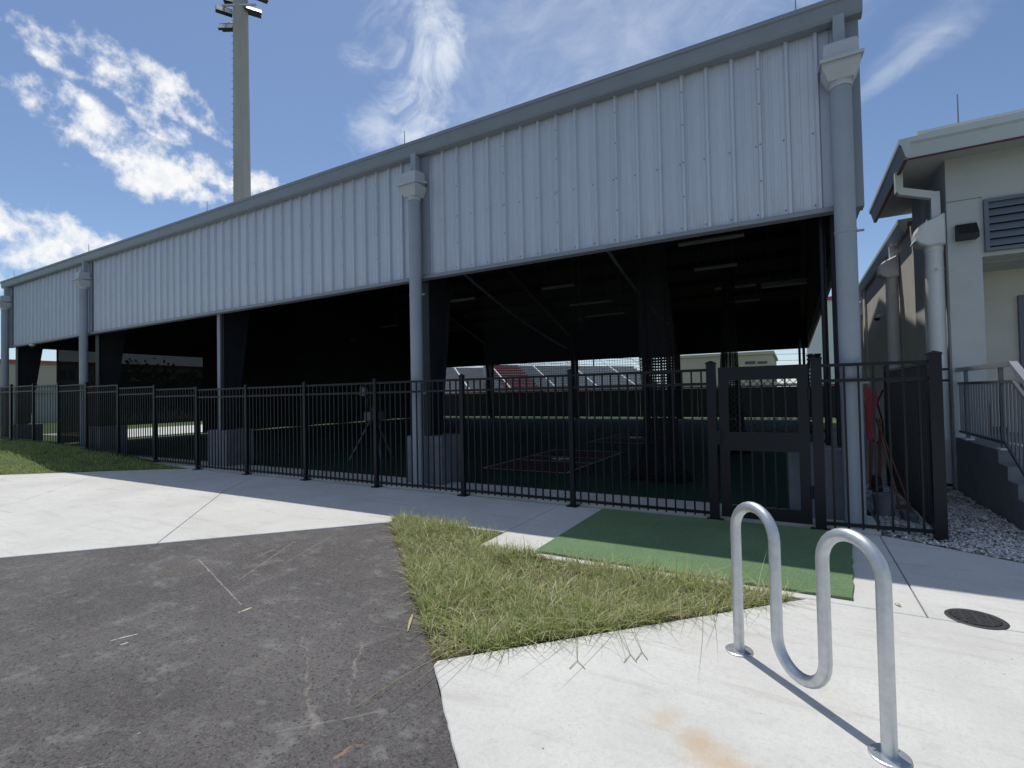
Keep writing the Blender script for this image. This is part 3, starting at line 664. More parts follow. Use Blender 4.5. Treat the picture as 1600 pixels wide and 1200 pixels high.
# downspouts with collector heads
def downspout(x, y, zt, r, parent, mm, mh, wall=1, ztop=None, zbot=0.0):
    d = MB().tube([(x, y, zbot), (x, y, zt - 0.15)], r, 20).build('downspout', mm, parent)
    w = r * 1.75; h = MB()
    # collector head: hopper narrowing to the pipe, overlapping lid with a sloped front
    hop = [(x - w, y - w * 1.05, zt), (x + w, y - w * 1.05, zt), (x + w, y + r, zt), (x - w, y + r, zt)]
    q = r * 1.15; low = [(x - q, y - q, zt - 0.19), (x + q, y - q, zt - 0.19), (x + q, y + r * 0.98, zt - 0.19), (x - q, y + r * 0.98, zt - 0.19)]
    midl = [(x - w * .97, y - w, zt - 0.07), (x + w * .97, y - w, zt - 0.07), (x + w * .97, y + r * .99, zt - 0.07), (x - w * .97, y + r * .99, zt - 0.07)]
    h.add(low + midl + hop, [(3, 2, 1, 0), (8, 9, 10, 11)] + [(k + i, k + (i + 1) % 4, k + 4 + (i + 1) % 4, k + 4 + i) for k in (0, 4) for i in range(4)])
    h.tube([(x, y, zt - 0.25), (x, y, zt - 0.17)], r * 1.10, 20)
    hh = h.build('collector_head', mh, d)
    l = MB(); a = w * 1.13
    l.add([(x - a, y - a * 1.1, zt - 0.02), (x + a, y - a * 1.1, zt - 0.02), (x + a, y + r * .97, zt + 0.06), (x - a, y + r * .97, zt + 0.06),
           (x - a, y - a * 1.1, zt + 0.015), (x + a, y - a * 1.1, zt + 0.015), (x + a, y + r * .97, zt + 0.10), (x - a, y + r * .97, zt + 0.10)],
          [(3, 2, 1, 0), (4, 5, 6, 7), (0, 1, 5, 4), (1, 2, 6, 5), (2, 3, 7, 6), (3, 0, 4, 7)])
    a2 = w * 0.92
    def rg(kx, yf, yb, z): return [(x - a2 * kx, y - a2 * yf, z), (x + a2 * kx, y - a2 * yf, z), (x + a2 * kx, y + r * yb, z + 0.03), (x - a2 * kx, y + r * yb, z + 0.03)]
    ringz = rg(1.0, 1.02, .95, zt) + rg(0.97, 0.98, .95, zt + 0.16) + rg(0.93, 0.90, .95, zt + 0.205) + rg(0.84, 0.76, .95, zt + 0.23)
    l.add(ringz, [(3, 2, 1, 0), (12, 13, 14, 15)] + [(k + i, k + (i + 1) % 4, k + 4 + (i + 1) % 4, k + 4 + i) for k in (0, 4, 8) for i in range(4)])
    l.build('head_cover', mh, d)
    if ztop: MB().box(x - 0.055, x + 0.055, y - 0.02, y + r * .9, zt + 0.2, ztop).build('outlet', mm, d)
    for zs in (zt - 1.9, zt - 3.6):
        if zs > zbot + 0.3:
            s_ = MB().tube([(x, y, zs), (x, y, zs + 0.035)], r * 1.05, 20); s_.tube([(x + r, y + 0.02, zs + 0.017), (x + r + 0.07, y + 0.02, zs + 0.017)], 0.014, 8)
            s_.build('pipe_strap', mm, d)
    return d
for x in (0.56, -5.66, -18.30, -24.45):
    downspout(x, YN - 0.165, 5.22, 0.105, bld, 'pipe', 'head', ztop=ZE - 0.2)
    MB().box(x + 0.06, x + (0.13 if x > 0 else 0.24), YN - 0.055, YN - 0.038, ZB + 0.03, ZE - 0.25).build('flashing_strip', 'trim', bld)
# lightning rods on the eave
for x in (0.15, -6.0, -12.2, -18.4, -24.2):
    MB().tube([(x, YN + 0.0, ZE), (x, YN + 0.0, ZE + 0.36)], [0.009, 0.006], 6).tube([(x, YN, ZE), (x, YN, ZE + 0.06)], 0.02, 8).build('lightning_rod', 'rod', bld)
# net poles by the right corner
MB().tube([(0.36, 7.32, 0.0), (0.36, 7.32, ZB + 0.5)], 0.035, 10).build('net_pole', 'steel_dark', bld)
MB().tube([(0.27, 25.2, 0.0), (0.27, 25.2, ZB + 0.3)], 0.05, 8).build('net_pole', 'steel_dark', bld)
# inside floor
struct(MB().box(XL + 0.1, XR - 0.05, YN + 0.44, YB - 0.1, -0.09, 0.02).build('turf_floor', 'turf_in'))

# sloping support cables under the roof
for (a, b, which) in (((-2.6, 7.7, 3.98), (-2.6, 12.4, 3.22), 'nearer the gate'), ((-5.7, 8.2, 4.05), (-5.7, 13.4, 2.90), 'beside the middle downspout')):
    MB_ = MB(); pts = [Vector(a).lerp(Vector(b), i / 8) - Vector((0, 0, 0.12 * math.sin(math.pi * i / 8))) for i in range(9)]
    tag(MB_.tube(pts, 0.028, 6).build('net_support_bar', 'rail_d'), 'thin sloping bar holding the net under the roof, ' + which, 'bar')
# strip lights
LIGHTS = [((440, 476), (542, 460)), ((850, 452.6), (894, 448)), ((889, 478), (957, 472)), ((909, 496), (977, 491)), ((1117, 452.6), (1182, 447)), ((1136, 473), (1187, 470)),
          ((1097, 421), (1139, 418)), ((1060, 385), (1163, 370)), ((706, 471), (738, 469)), ((516, 535), (554, 532)), ((594, 512), (622, 510)), ((466, 539), (486, 537))]
LL = ['long unlit strip light just under the siding left of the middle downspout', 'short strip light high in the middle of the right bay', 'strip light right of the hanging fan', 'strip light just below and right of the hanging fan',
      'strip light left of the wide box light', 'lowest strip light in the right bay near the end wall', 'short strip light under the long one near the right end', 'long strip light right under the siding near the right corner',
      'strip light beside the tapered column right of the middle downspout', 'bright low strip light in the bay left of the middle downspout', 'strip light just left of the middle downspout', 'small far strip light right of the thin square post']
for i, (a, b) in enumerate(LIGHTS):
    p, q = G(*a, 5.25), G(*b, 5.25); y = (p.y + q.y) / 2; y = min(y, YB - 1.0)
    top = ZE + SL * (min(y, 2 * YM - y) - YN) - 0.14
    t = thing('strip_light', LL[i], 'light', ((p.x + q.x) / 2, y, 5.25), 'strip lights under the batting building roof')
    L2 = max(0.6, min(1.9, abs(q.x - p.x) / 2))
    MB().prism([(-0.05, 0), (0.05, 0), (0.07, 0.05), (0.04, 0.09), (-0.04, 0.09), (-0.07, 0.05)], 'x', -L2, L2).build('diffuser', 'led', t)
    h = MB()
    for sx in (-L2 * .8, L2 * .8): h.tube([(sx, 0, 0.088), (sx, 0, top - 5.25)], 0.008, 6)
    h.build('hanger', 'rail_d', t)
t = thing('ceiling_panel_light', 'wide pale box light under the roof near the right end wall', 'light', (-0.15, 19.6, 5.15))
MB().bevbox(-0.75, 0.65, -0.16, 0.16, 0.0, 0.16, 0.02).build('housing', 'led', t)
MB().tube([(-0.5, 0, 0.16), (-0.5, 0, 3.2)], 0.01, 6).tube([(0.5, 0, 0.16), (0.5, 0, 3.2)], 0.01, 6).build('hanger', 'rail_d', t)
# nets
def plane(name, vs, m, label, cat): return tag(MB().add(vs, [(0, 1, 2, 3)]).build(name, m, fix=False), label, cat)
plane('cage_net', [(-5.55, 8.75, 0.06), (-2.25, 8.75, 0.06), (-2.25, 8.75, 4.45), (-5.55, 8.75, 4.45)], 'net', 'black square-mesh net hung behind the fence right of the middle downspout', 'net')
plane('divider_net', [(-11.6, 9.0, 0.06), (-11.6, 28.5, 0.06), (-11.6, 28.5, 4.6), (-11.6, 9.0, 4.6)], 'netside', 'black dividing net running back beside the thin square post', 'net')
def bundle(name, x, y, z0, z1, r, label, foot=0.0, ph=0.0):
    n = 36; rows = 14; b = MB(); vs = []
    for j in range(rows + 1):
        t = j / rows; z = z0 + (z1 - z0) * t
        rr = r * (0.75 + 0.25 * math.sin(3.1 * t + ph)) * (1 + foot * max(0, 1 - t * 7) ** 2)
        for k in range(n):
            a = 2 * math.pi * k / n; q = rr * (1 + 0.28 * math.sin(7 * a + 2 * t + ph) + 0.14 * math.sin(13 * a + ph * 3 - t))
            vs.append((x + q * math.cos(a) * 1.25 + 0.03 * math.sin(5 * t + ph), y + q * math.sin(a) * 0.7, z))
    fs = [(j * n + k, j * n + (k + 1) % n, (j + 1) * n + (k + 1) % n, (j + 1) * n + k) for j in range(rows) for k in range(n)] + [tuple(range(n - 1, -1, -1)), tuple(rows * n + k for k in range(n))]
    return tag(b.add(vs, fs, True).build(name, 'netfold'), label, 'net')
bundle('gathered_net', -2.12, 9.05, 0.025, 4.55, 0.20, 'black net gathered into a hanging bundle that spreads on the turf', 1.3, 0.4)
bundle('gathered_net', -1.35, 13.5, 0.03, 4.6, 0.20, 'black net bunched farther back, left of the gate', 0.4, 1.9)
bundle('gathered_net', 0.20, 7.36, 1.02, 2.02, 0.085, 'short black net roll tied beside the right corner column', 0.2, 2.7)
# wind screen on the left end and at the back
scr = tag(MB().add([(XL + 0.12, 8.25, 0.06), (XL + 0.12, 10.2, 0.06), (XL + 0.12, 10.2, ZB + 0.3), (XL + 0.12, 8.25, ZB + 0.3), (XL + 0.12, 14.0, 0.62), (XL + 0.12, 14.0, ZB + 0.3), (XL + 0.12, 10.2, 0.62)], [(0, 1, 2, 3), (6, 4, 5, 2)]).build('mesh_screen', 'screen', fix=False), 'dark see-through mesh screen closing the far left end of the building', 'screen')
for y in (8.25, 13.95): MB().tube([(XL + 0.16, y, 0.02), (XL + 0.16, y, ZB + 0.2)], 0.03, 8).build('screen_pole', 'steel_dark', scr)
def drape(name, ax, ay, bx, by, z0, z1, amp, label, m='windscreen'):
    n = 90; A = Vector((ax, ay, 0)); B = Vector((bx, by, 0)); d = (B - A).normalized(); nn_ = Vector((-d.y, d.x, 0)); vs = []
    for i in range(n + 1):
        t_ = i / n; p = A.lerp(B, t_); w = amp * (math.sin(t_ * 47) + 0.6 * math.sin(t_ * 113 + 1))
        for z, kk in ((z0, 1.0), ((z0 + z1) / 2, 0.7), (z1, 0.25)): q = p + nn_ * w * kk; vs.append((q.x, q.y, z + (0.02 * math.sin(t_ * 31) if z == z0 else 0)))
    return tag(MB().add(vs, [(3 * i + k, 3 * i + 3 + k, 3 * i + 4 + k, 3 * i + 1 + k) for i in range(n) for k in (0, 1)], True).build(name, m, fix=False), label, 'curtain')
drape('dark_curtain', XL + 0.30, 13.6, XL + 0.30, 28.9, 0.05, ZB + 0.4, 0.05, 'black fabric curtain closing the left end right of the mesh screen')
drape('dark_curtain', XL + 0.40, YB - 0.75, -22.4, YB - 0.75, 0.05, ZB + 0.4, 0.04, 'black fabric curtain at the far left corner behind the middle downspout')
# batting mats
def batting_mat(x0, x1, y0, y1, label, plate=True):
    t = thing('batting_mat', label, 'mat', ((x0 + x1) / 2, (y0 + y1) / 2, 0.02)); w = (x1 - x0) / 2; l = (y1 - y0) / 2
    MB().bevbox(-w, w, -l, l, 0, 0.018, 0.006).build('clay_surface', 'clay', t)
    for yy in (-l + 0.05, -l + 0.40 * 2 * l, -l + 0.61 * 2 * l, l - 0.06):
        MB().box(-w + 0.03, w - 0.03, yy - 0.035, yy + 0.035, 0.0185, 0.022).build('white_line', 'line', t)
    for xx in (-w + 0.05, w - 0.05):
        MB().box(xx - 0.03, xx + 0.03, -l + 0.1, l - 0.1, 0.0186, 0.0225).build('white_line', 'line', t)
    MB().prism([(-0.22, 0.22), (0.22, 0.22), (0.22, 0.0), (0, -0.22), (-0.22, 0.0)], 'z', 0.0186, 0.03).build('home_plate', 'white', t)
batting_mat(-5.85, -3.85, 9.0, 12.8, 'red-brown batting mat with white lines, nearest behind the fence')
batting_mat(-5.75, -3.75, 15.0, 18.8, 'red-brown batting mat with white lines, second one back')
# pitching machine
t = thing('pitching_machine', 'dark tripod pitching machine standing behind the fence left of the middle downspout', 'machine', (-9.1, 9.2, 0.02))
for a in (90, 215, 330):
    c, s = math.cos(math.radians(a)), math.sin(math.radians(a)); MB().tube([(0.06 * c, 0.06 * s, 1.05), (0.62 * c, 0.62 * s, 0.0)], 0.022, 8).build('leg', 'rail_d', t)
MB().bevbox(-0.13, 0.13, -0.22, 0.22, 1.0, 1.22, 0.02).build('housing', 'rail_d', t)
for zc in (1.42, 1.02 + 0.02):
    MB().tube([(-0.20, 0.1, zc), (-0.10, 0.1, zc)], 0.21, 20).build('throwing_wheel', 'rubber', t)
MB().prism([(-0.42, 1.62), (-0.28, 1.60), (-0.24, 1.78), (-0.40, 1.86)], 'y', -0.06, 0.06).build('ball_chute', 'pier', t)
MB().tube([(-0.3, 0, 1.62), (0.0, 0, 1.2)], 0.02, 8).build('chute_arm', 'rail_d', t)
# wall fan
t = thing('hanging_fan', 'round caged fan hanging high in the dark batting building', 'fan', (-6.9, 17.5, 4.35))
ring = MB()
for r in (0.12, 0.22, 0.32, 0.42): ring.tube([(r * math.cos(a), -0.12 + 0.1 * (r / .42) ** 2, r * math.sin(a)) for a in [2 * math.pi * k / 24 for k in range(25)]], 0.006, 5, caps=False)
ring.build('guard', 'rail_d', t)
for k in range(4):
    a = k * math.pi / 2; MB().add([(0.05 * math.cos(a), 0, 0.05 * math.sin(a)), (0.38 * math.cos(a + .25), 0.03, 0.38 * math.sin(a + .25)), (0.38 * math.cos(a + .75), -0.03, 0.38 * math.sin(a + .75)), (0.05 * math.cos(a + 1), -0.01, 0.05 * math.sin(a + 1))], [(0, 1, 2, 3)]).build('blade', 'steel_dark', t)
MB().tube([(0, 0.02, 0), (0, 0.2, 0)], 0.09, 14).tube([(0, 0.1, 0), (0, 0.1, 3.6)], 0.015, 6).build('motor', 'rail_d', t)

# ------------------------------------------------------------------ fence
fence = thing('picket_fence', 'long black metal picket fence with square posts running along the building', 'fence')
def cube_mesh(name, x0, x1, y0, y1, z0, z1, m):
    o = MB().box(x0, x1, y0, y1, z0, z1).build(name, m); me = o.data; bpy.data.objects.remove(o); return me
PICK = cube_mesh('picket', -0.0095, 0.0095, -0.0095, 0.0095, 0.045, 1.825, 'fence')
def post_mesh(w, h):
    b = MB().box(-w, w, -w, w, 0.0, h); c = w + 0.006
    b.add([(-c, -c, h), (c, -c, h), (c, c, h), (-c, c, h), (-c, -c, h + 0.02), (c, -c, h + 0.02), (c, c, h + 0.02), (-c, c, h + 0.02), (0, 0, h + 0.045)],
          [(3, 2, 1, 0), (0, 1, 5, 4), (1, 2, 6, 5), (2, 3, 7, 6), (3, 0, 4, 7), (4, 5, 8), (5, 6, 8), (6, 7, 8), (7, 4, 8)])
    p = w + 0.045; b.box(-p, p, -p, p, 0.002, 0.014)
    for sx in (-1, 1):
        for sy in (-1, 1): b.tube([(sx * (w + .028), sy * (w + .028), 0.012), (sx * (w + .028), sy * (w + .028), 0.028)], 0.008, 6)
    o = b.build('fence_post', 'fence'); me = o.data; bpy.data.objects.remove(o); return me
POST = post_mesh(0.032, 1.885); POSTG = post_mesh(0.052, 1.905)
def fpost(x, y, z=0.0, me=None, parent=None): return link('fence_post', me or POST, parent or fence, (x, y, z))
def fpanel(ax, ay, bx, by, z=0.0, n=15, parent=None):
    A = Vector((ax, ay, 0)); B = Vector((bx, by, 0)); d = (B - A); Ln = d.length; ang = math.atan2(d.y, d.x)
    p = link('fence_panel', None, parent or fence, (ax, ay, z)); p.rotation_euler = (0, 0, ang)
    for zz in (1.835, 1.665, 0.085): MB().box(0.03, Ln - 0.03, -0.0165, 0.0165, zz - 0.016, zz + 0.018).build('rail', 'fence', p)
    for i in range(n):
        link('picket', PICK, p, (0.0 + Ln * (i + 1) / (n + 1), 0, 0))
    return p
PX = [-0.88 - 1.862 * k for k in range(14)]
STEP = [0, 0, 0, 0, 0, 0, 0, 0.09, 0.16, 0.27, 0.31, 0.34, 0.36, 0.36]
for k, x in enumerate(PX):
    if k: fpost(x, FY, STEP[k] if k > 6 else 0)
    if k + 1 < len(PX): fpanel(PX[k + 1], FY, x, FY, (STEP[k] + STEP[k + 1]) / 2 if k >= 6 else 0.0)
fpost(PX[0], FY, 0, POSTG)
cf = thing('corner_fence', 'short black picket fence closing the gap between the two buildings', 'fence')
fpost(0.225, FY, 0, POSTG, cf); fpost(1.27, FY + 0.06, 0, POSTG, cf)
fpanel(0.225, FY, 1.27, FY + 0.06, 0, 7, cf)
fpanel(1.27, FY + 0.06, 1.29, 9.9, 0, 26, cf); fpost(1.29, 9.9, 0, None, cf); fpanel(1.29, 9.9, 2.08, 9.86, 0, 6, cf)
for o in cf.children: pass
# gate
gate = thing('fence_gate', 'black metal gate with solid middle band in the picket fence', 'gate', (0.15, FY, 0))
gx0, gx1 = -0.80, 0.145
def gb(x0, x1, z0, z1, nm, y=0.02): MB().box(x0 - 0.15, x1 - 0.15, -y, y, z0, z1).build(nm, 'fence', gate)
gb(gx0, gx0 + 0.11, 0.06, 1.86, 'stile'); gb(gx1 - 0.11, gx1, 0.06, 1.86, 'stile')
gb(gx0 + 0.11, gx1 - 0.11, 1.70, 1.86, 'top_rail', 0.019); gb(gx0 + 0.11, gx1 - 0.11, 0.86, 1.08, 'middle_band', 0.019); gb(gx0 + 0.11, gx1 - 0.11, 0.06, 0.20, 'bottom_rail', 0.019)
for i in range(5):
    x = gx0 + 0.11 + (gx1 - gx0 - 0.22) * (i + 1) / 6
    gb(x - 0.0095, x + 0.0095, 1.08, 1.70, 'picket', 0.0095); gb(x - 0.0095, x + 0.0095, 0.20, 0.86, 'picket', 0.0095)
MB().add([(gx0 - 0.12, 0.03, 1.06), (gx1 - 0.18, 0.03, 1.06), (gx1 - 0.18, 0.03, 1.72), (gx0 - 0.12, 0.03, 1.72)], [(0, 1, 2, 3)]).build('chain_link_infill', 'chain', gate, fix=False)
for z in (0.35, 1.45): MB().tube([(gx1 - 0.145, -0.02, z), (gx1 - 0.145, -0.02, z + 0.14)], 0.018, 10).build('hinge', 'fence', gate)
MB().bevbox(gx0 - 0.235, gx0 - 0.13, -0.05, -0.02, 0.93, 1.10, 0.008).build('latch', 'fence', gate)

# ------------------------------------------------------------------ turf mat
tm = MB()
pts = wavy((-2.30, 4.50), (0.34, 4.50), 26, 0.010) + wavy((0.34, 4.50), (0.50, 6.52), 22, 0.022) + [(0.50, 6.52), (-2.29, 6.52)]
tag(tm.prism(pts, 'z', 0.003, 0.022).build('turf_mat', 'turf'), 'green artificial turf mat laid on concrete before the gate', 'mat')

# ------------------------------------------------------------------ bike rack
rk0 = Vector((0.314, 2.675, 0)); rk1 = Vector((-0.332, 3.344, 0)); rd = (rk1 - rk0); RL = rd.length; rd.normalize()
rack = thing('bike_rack', 'galvanised wave-shaped bike rack standing on the concrete pad', 'bike rack', tuple((rk0 + rk1) / 2))
rack.rotation_euler = (0, 0, math.atan2(rd.y, rd.x))
R_ = RL / 6; TR = 0.0302; zt = 0.93 - R_ - TR; zb = 0.085 + R_
pts = [(-RL / 2, 0, 0.005), (-RL / 2, 0, 0.3), (-RL / 2, 0, zt)]
def arc(cx, cz, a0, a1, n=14): return [(cx + R_ * math.cos(math.radians(a0 + (a1 - a0) * i / n)), 0, cz + R_ * math.sin(math.radians(a0 + (a1 - a0) * i / n))) for i in range(1, n + 1)]
pts += arc(-RL / 2 + R_, zt, 180, 0) + [(-RL / 2 + 2 * R_, 0, zb)] + arc(-RL / 2 + 3 * R_, zb, 180, 360) + [(-RL / 2 + 4 * R_, 0, zt)] + arc(-RL / 2 + 5 * R_, zt, 180, 0) + [(RL / 2, 0, 0.3), (RL / 2, 0, 0.005)]
MB().tube(pts, TR, 28).build('bent_tube', 'galv', rack)
for sx in (-1, 1):
    f = MB().tube([(sx * RL / 2, 0, 0.0), (sx * RL / 2, 0, 0.008), (sx * RL / 2, 0, 0.010)], [0.078, 0.078, 0.074], 32, sm=False).tube([(sx * RL / 2, 0, 0.009), (sx * RL / 2, 0, 0.016)], 0.034, 24).build('base_flange', 'flange', rack)
    for k in range(3):
        a = math.radians(40 + 120 * k); c = (sx * RL / 2 + 0.056 * math.cos(a), 0.056 * math.sin(a))
        MB().tube([(c[0], c[1], 0.009), (c[0], c[1], 0.017)], 0.0085, 6, sm=False).build('bolt', 'flange', f)

# ------------------------------------------------------------------ litter on the ground
MT['straw'] = mat('dry_straw', (0.50, 0.40, 0.24), 0.8, var=0.2, vscale=30)
MT['seed'] = mat('seed_stem', (0.24, 0.25, 0.15), 0.8)
def strip(name, a, b, w, z, m, label):
    A = G(*a); B = G(*b); d = (B - A).normalized(); n_ = Vector((-d.y, d.x, 0)) * w / 2; vs = []
    for i in range(6):
        t_ = i / 5; p = A.lerp(B, t_); k = math.sin(math.pi * (0.12 + 0.8 * t_)); zz = z + 0.012 * math.sin(math.pi * t_)
        vs += [tuple(p + n_ * k + Vector((0, 0, zz))), tuple(p + Vector((0, 0, zz - 0.003))), tuple(p - n_ * k + Vector((0, 0, zz)))]
    return tag(MB().add(vs, [(3 * i + q, 3 * i + 1 + q, 3 * i + 4 + q, 3 * i + 3 + q) for i in range(5) for q in (0, 1)], True).build(name, m, fix=False), label, 'leaf')
strip('dry_leaf', (645, 958), (637, 985), 0.018, -0.006, 'straw', 'pale dry leaf lying on the asphalt beside the grass patch')
strip('dry_leaf', (1398, 944), (1408, 949), 0.022, 0.006, 'straw', 'brown dry leaf on the pad behind the bike rack')
for (a, b, f, lb) in (((897, 985), (902, 1034), 12, 'grass seed stalk with forked tip lying straight out on the pad'), ((955, 975), (985, 1024), 10, 'curved grass seed stalk lying on the pad, middle one'), ((975, 968), (1003, 1020), 9, 'grass seed stalk lying on the pad nearest the rack')):
    A = G(*a); B = G(*b); b_ = MB().tube([A + Vector((0, 0, 0.10)), A.lerp(B, .35) + Vector((0.005, 0, 0.085)), A.lerp(B, .75) + Vector((0, 0, 0.04)), B + Vector((0, 0, 0.008))], 0.0018, 5)
    for sx in (-1, 1): C_ = G(b[0] + sx * f, b[1] + 12); b_.tube([B + Vector((0, 0, 0.008)), C_ + Vector((0, 0, 0.005))], [0.0016, 0.0022], 5)
    tag(b_.build('seed_stalk', 'seed'), lb, 'grass stalk')
# ------------------------------------------------------------------ drain cover
dc = G(1525, 967); t = thing('drain_cover', 'round dark iron drain grate set in the sunlit concrete', 'drain cover', (dc.x, dc.y, 0))
pr = [(0.165, 0.0005), (0.160, 0.004), (0.152, 0.006), (0.133, 0.006), (0.130, 0.002)]
b = MB(); n = 40
vs = [(r * math.cos(2 * math.pi * k / n), r * math.sin(2 * math.pi * k / n), z) for r, z in pr for k in range(n)]
b.add(vs, [(i * n + k, i * n + (k + 1) % n, (i + 1) * n + (k + 1) % n, (i + 1) * n + k) for i in range(len(pr) - 1) for k in range(n)], True).build('rim', 'iron', t)
b = MB(); b.add([(0.131 * math.cos(2 * math.pi * k / n), 0.131 * math.sin(2 * math.pi * k / n), 0.0025) for k in range(n)], [tuple(range(n))]).build('sump', 'pit', t)
for i in range(9):
    y = -0.11 + i * 0.22 / 8; w = math.sqrt(max(0.0, 0.130 ** 2 - y * y)) - 0.002
    MB().bevbox(-w, w, y - 0.0085, y + 0.0085, 0.003, 0.0105, 0.003).build('grate_bar', 'iron', t)
for x in (-0.07, 0.0, 0.07): MB().box(x - 0.006, x + 0.006, -0.10, 0.10, 0.0032, 0.0095).build('grate_rib', 'iron', t)

# ------------------------------------------------------------------ gravel
GB = [(0.81, 6.62), (1.73, 6.115), (4.0, 5.36), (4.0, 6.7), (2.11, 6.9), (2.11, 9.97), (2.11, 22), (0.80, 22), (0.80, 7.0)]
struct(MB().prism(GB, 'z', -0.12, -0.012).build('gravel_ground', 'gravbed'))
def stones(poly, n, r0, r1, name, label):
    p = scatter(poly, n, lambda x, y: -0.008); m = len(p)
    base = np.array([(1, 0, 0), (-1, 0, 0), (0, 1, 0), (0, -1, 0), (0, 0, 1), (0, 0, -1)], float)
    tri = np.array([(0, 2, 4), (2, 1, 4), (1, 3, 4), (3, 0, 4), (2, 0, 5), (1, 2, 5), (3, 1, 5), (0, 3, 5)])
    rr = rng.uniform(r0, r1, m); a = rng.uniform(0, 6.28, m)
    V = base[None] * rr[:, None, None] * rng.uniform(0.6, 1.3, (m, 6, 1)); V[:, :, 2] *= 0.7
    V += rng.normal(0, 0.18, V.shape) * rr[:, None, None]
    x = V[:, :, 0] * np.cos(a)[:, None] - V[:, :, 1] * np.sin(a)[:, None]; y = V[:, :, 0] * np.sin(a)[:, None] + V[:, :, 1] * np.cos(a)[:, None]
    V = np.stack([x + p[:, 0:1], y + p[:, 1:2], V[:, :, 2] + rng.uniform(0.0, 0.02, (m, 1))], 2)
    F = (tri[None] + 6 * np.arange(m)[:, None, None]).reshape(-1, 3)
    me = bpy.data.meshes.new(name); me.from_pydata(V.reshape(-1, 3).tolist(), [], F.tolist()); me.materials.append(MT['grav'])
    return tag(link(name, me), label, 'gravel', kind='stuff')
stones([(0.83, 6.60), (1.73, 6.10), (4.0, 5.34), (4.0, 6.7), (2.10, 6.9), (2.10, 9.9), (0.85, 9.9)], 17000, 0.009, 0.022, 'gravel', 'loose white gravel beside the concrete stairs')

# ------------------------------------------------------------------ stucco building at right
XB, YF = 2.12, 9.95
sb = thing('stucco_building', 'grey stucco building with sloped metal eave and white downspouts at right', 'building')
MB().box(XB, XB + 0.39, YF, YF + 0.45, 0.0, 5.06).build('corner_pillar', 'stucco', sb)
hd = MB().box(XB + 0.39, 9.0, YF + 0.01, YF + 0.45, 3.50, 5.06).build('header_wall', 'stucco', sb)
MB().box(XB + 0.0, XB + 0.41, YF - 0.003, YF + 0.02, 4.385, 4.395).build('joint_groove', 'rail_d', sb)
MB().box(XB + 0.39, 9.0, YF + 1.25, YF + 1.45, 0.0, 3.50).build('porch_wall', 'stucco_w', sb)
MB().box(XB + 0.39, 9.0, YF + 0.455, YF + 1.245, 3.48, 3.54).build('porch_ceiling', 'soffit', sb)
MB().box(XB + 0.02, XB + 0.38, YF + 0.45, YF + 2.1, 0.0, 5.05).build('side_wall_front', 'stucco', sb)
MB().box(XB - 0.05, XB + 0.25, YF + 1.40, YF + 2.15, 0.0, 5.04).build('pilaster', 'stucco', sb)
MB().box(XB + 0.0, XB + 0.3, YF + 2.15, YF + 15.0, 0.0, 4.78).build('side_wall', 'stucco_w', sb)
for y in (YF + 4.55, YF + 9.6): MB().box(XB - 0.06, XB + 0.2, y, y + 0.5, 0.0, 4.77).build('pilaster', 'stucco_w', sb)
# louvre in the header
lv = bpy.data.objects.new('louver', None); COL.objects.link(lv); lv.parent = sb; lv.location = (XB + 0.42, YF, 3.56)
for (x0, x1, z0, z1) in ((0, 0.05, 0, 0.78), (1.75, 1.80, 0, 0.78), (0.05, 1.75, 0, 0.05), (0.05, 1.75, 0.73, 0.78)): MB().box(x0, x1, -0.05, 0.06, z0, z1).build('frame', 'louver', lv)
MB().box(0.05, 1.75, 0.004, 0.008, 0.05, 0.73).build('backing', 'black', lv)
for i in range(6):
    z = 0.075 + i * 0.112; MB().add([(0.05, -0.045, z), (1.75, -0.045, z), (1.75, 0.0, z + 0.085), (0.05, 0.0, z + 0.085), (0.05, -0.045, z + 0.014), (1.75, -0.045, z + 0.014), (1.75, 0.0, z + 0.099), (0.05, 0.0, z + 0.099)], [(0, 1, 2, 3), (4, 5, 6, 7), (0, 1, 5, 4), (3, 2, 6, 7)]).build('slat', 'louver', lv)
# eave with gutter-like fascia, soffit, maroon line
XE, YE, ZT = 1.50, 9.35, 5.27
MB().box(XE + 0.07, 9.0, YE + 0.07, YF + 2.7, 5.045, 5.09).build('soffit', 'soffit', sb)
MB().prism([(YE - 0.03, ZT), (YE - 0.03, ZT - 0.07), (YE, ZT - 0.10), (YE + 0.05, 4.99), (YE + 0.075, 4.99), (YE + 0.12, ZT)], 'x', XE + 0.05, 9.0).build('front_fascia', 'fascia', sb)
MB().box(XE + 0.09, 9.0, YE + 0.040, YE + 0.085, 4.972, 4.986).build('maroon_strip', 'redline', sb)
MB().prism([(XE - 0.03, ZT - 0.004), (XE - 0.03, ZT - 0.073), (XE, ZT - 0.103), (XE + 0.045, 4.987), (XE + 0.072, 4.987), (XE + 0.115, ZT - 0.004)], 'y', YE - 0.031, YF + 2.75).build('side_fascia', 'fascia', sb)
MB().box(XE + 0.040, XE + 0.085, YE + 0.086, YF + 2.7, 4.970, 4.984).build('maroon_strip', 'redline', sb)
MB().box(XE + 0.30, 9.0, YE + 0.45, YF + 2.6, ZT + 0.003, ZT + 0.20).build('parapet', 'stucco_w', sb)
MB().box(XE + 0.27, 9.0, YE + 0.42, YF + 2.63, ZT + 0.201, ZT + 0.24).build('parapet_cap', 'fascia', sb)
MB().box(XE + 0.05, 9.0, YE + 0.12, YF + 2.74, ZT - 0.03, ZT + 0.002).build('roof', 'roofm', sb)
XE2 = 1.96
MB().prism([(XE2 - 0.02, 4.98), (XE2 - 0.02, 4.90), (XE2 + 0.05, 4.72), (XE2 + 0.12, 4.72), (XE2 + 0.14, 4.98)], 'y', YF + 2.76, YF + 15.2).build('lower_fascia', 'fascia', sb)
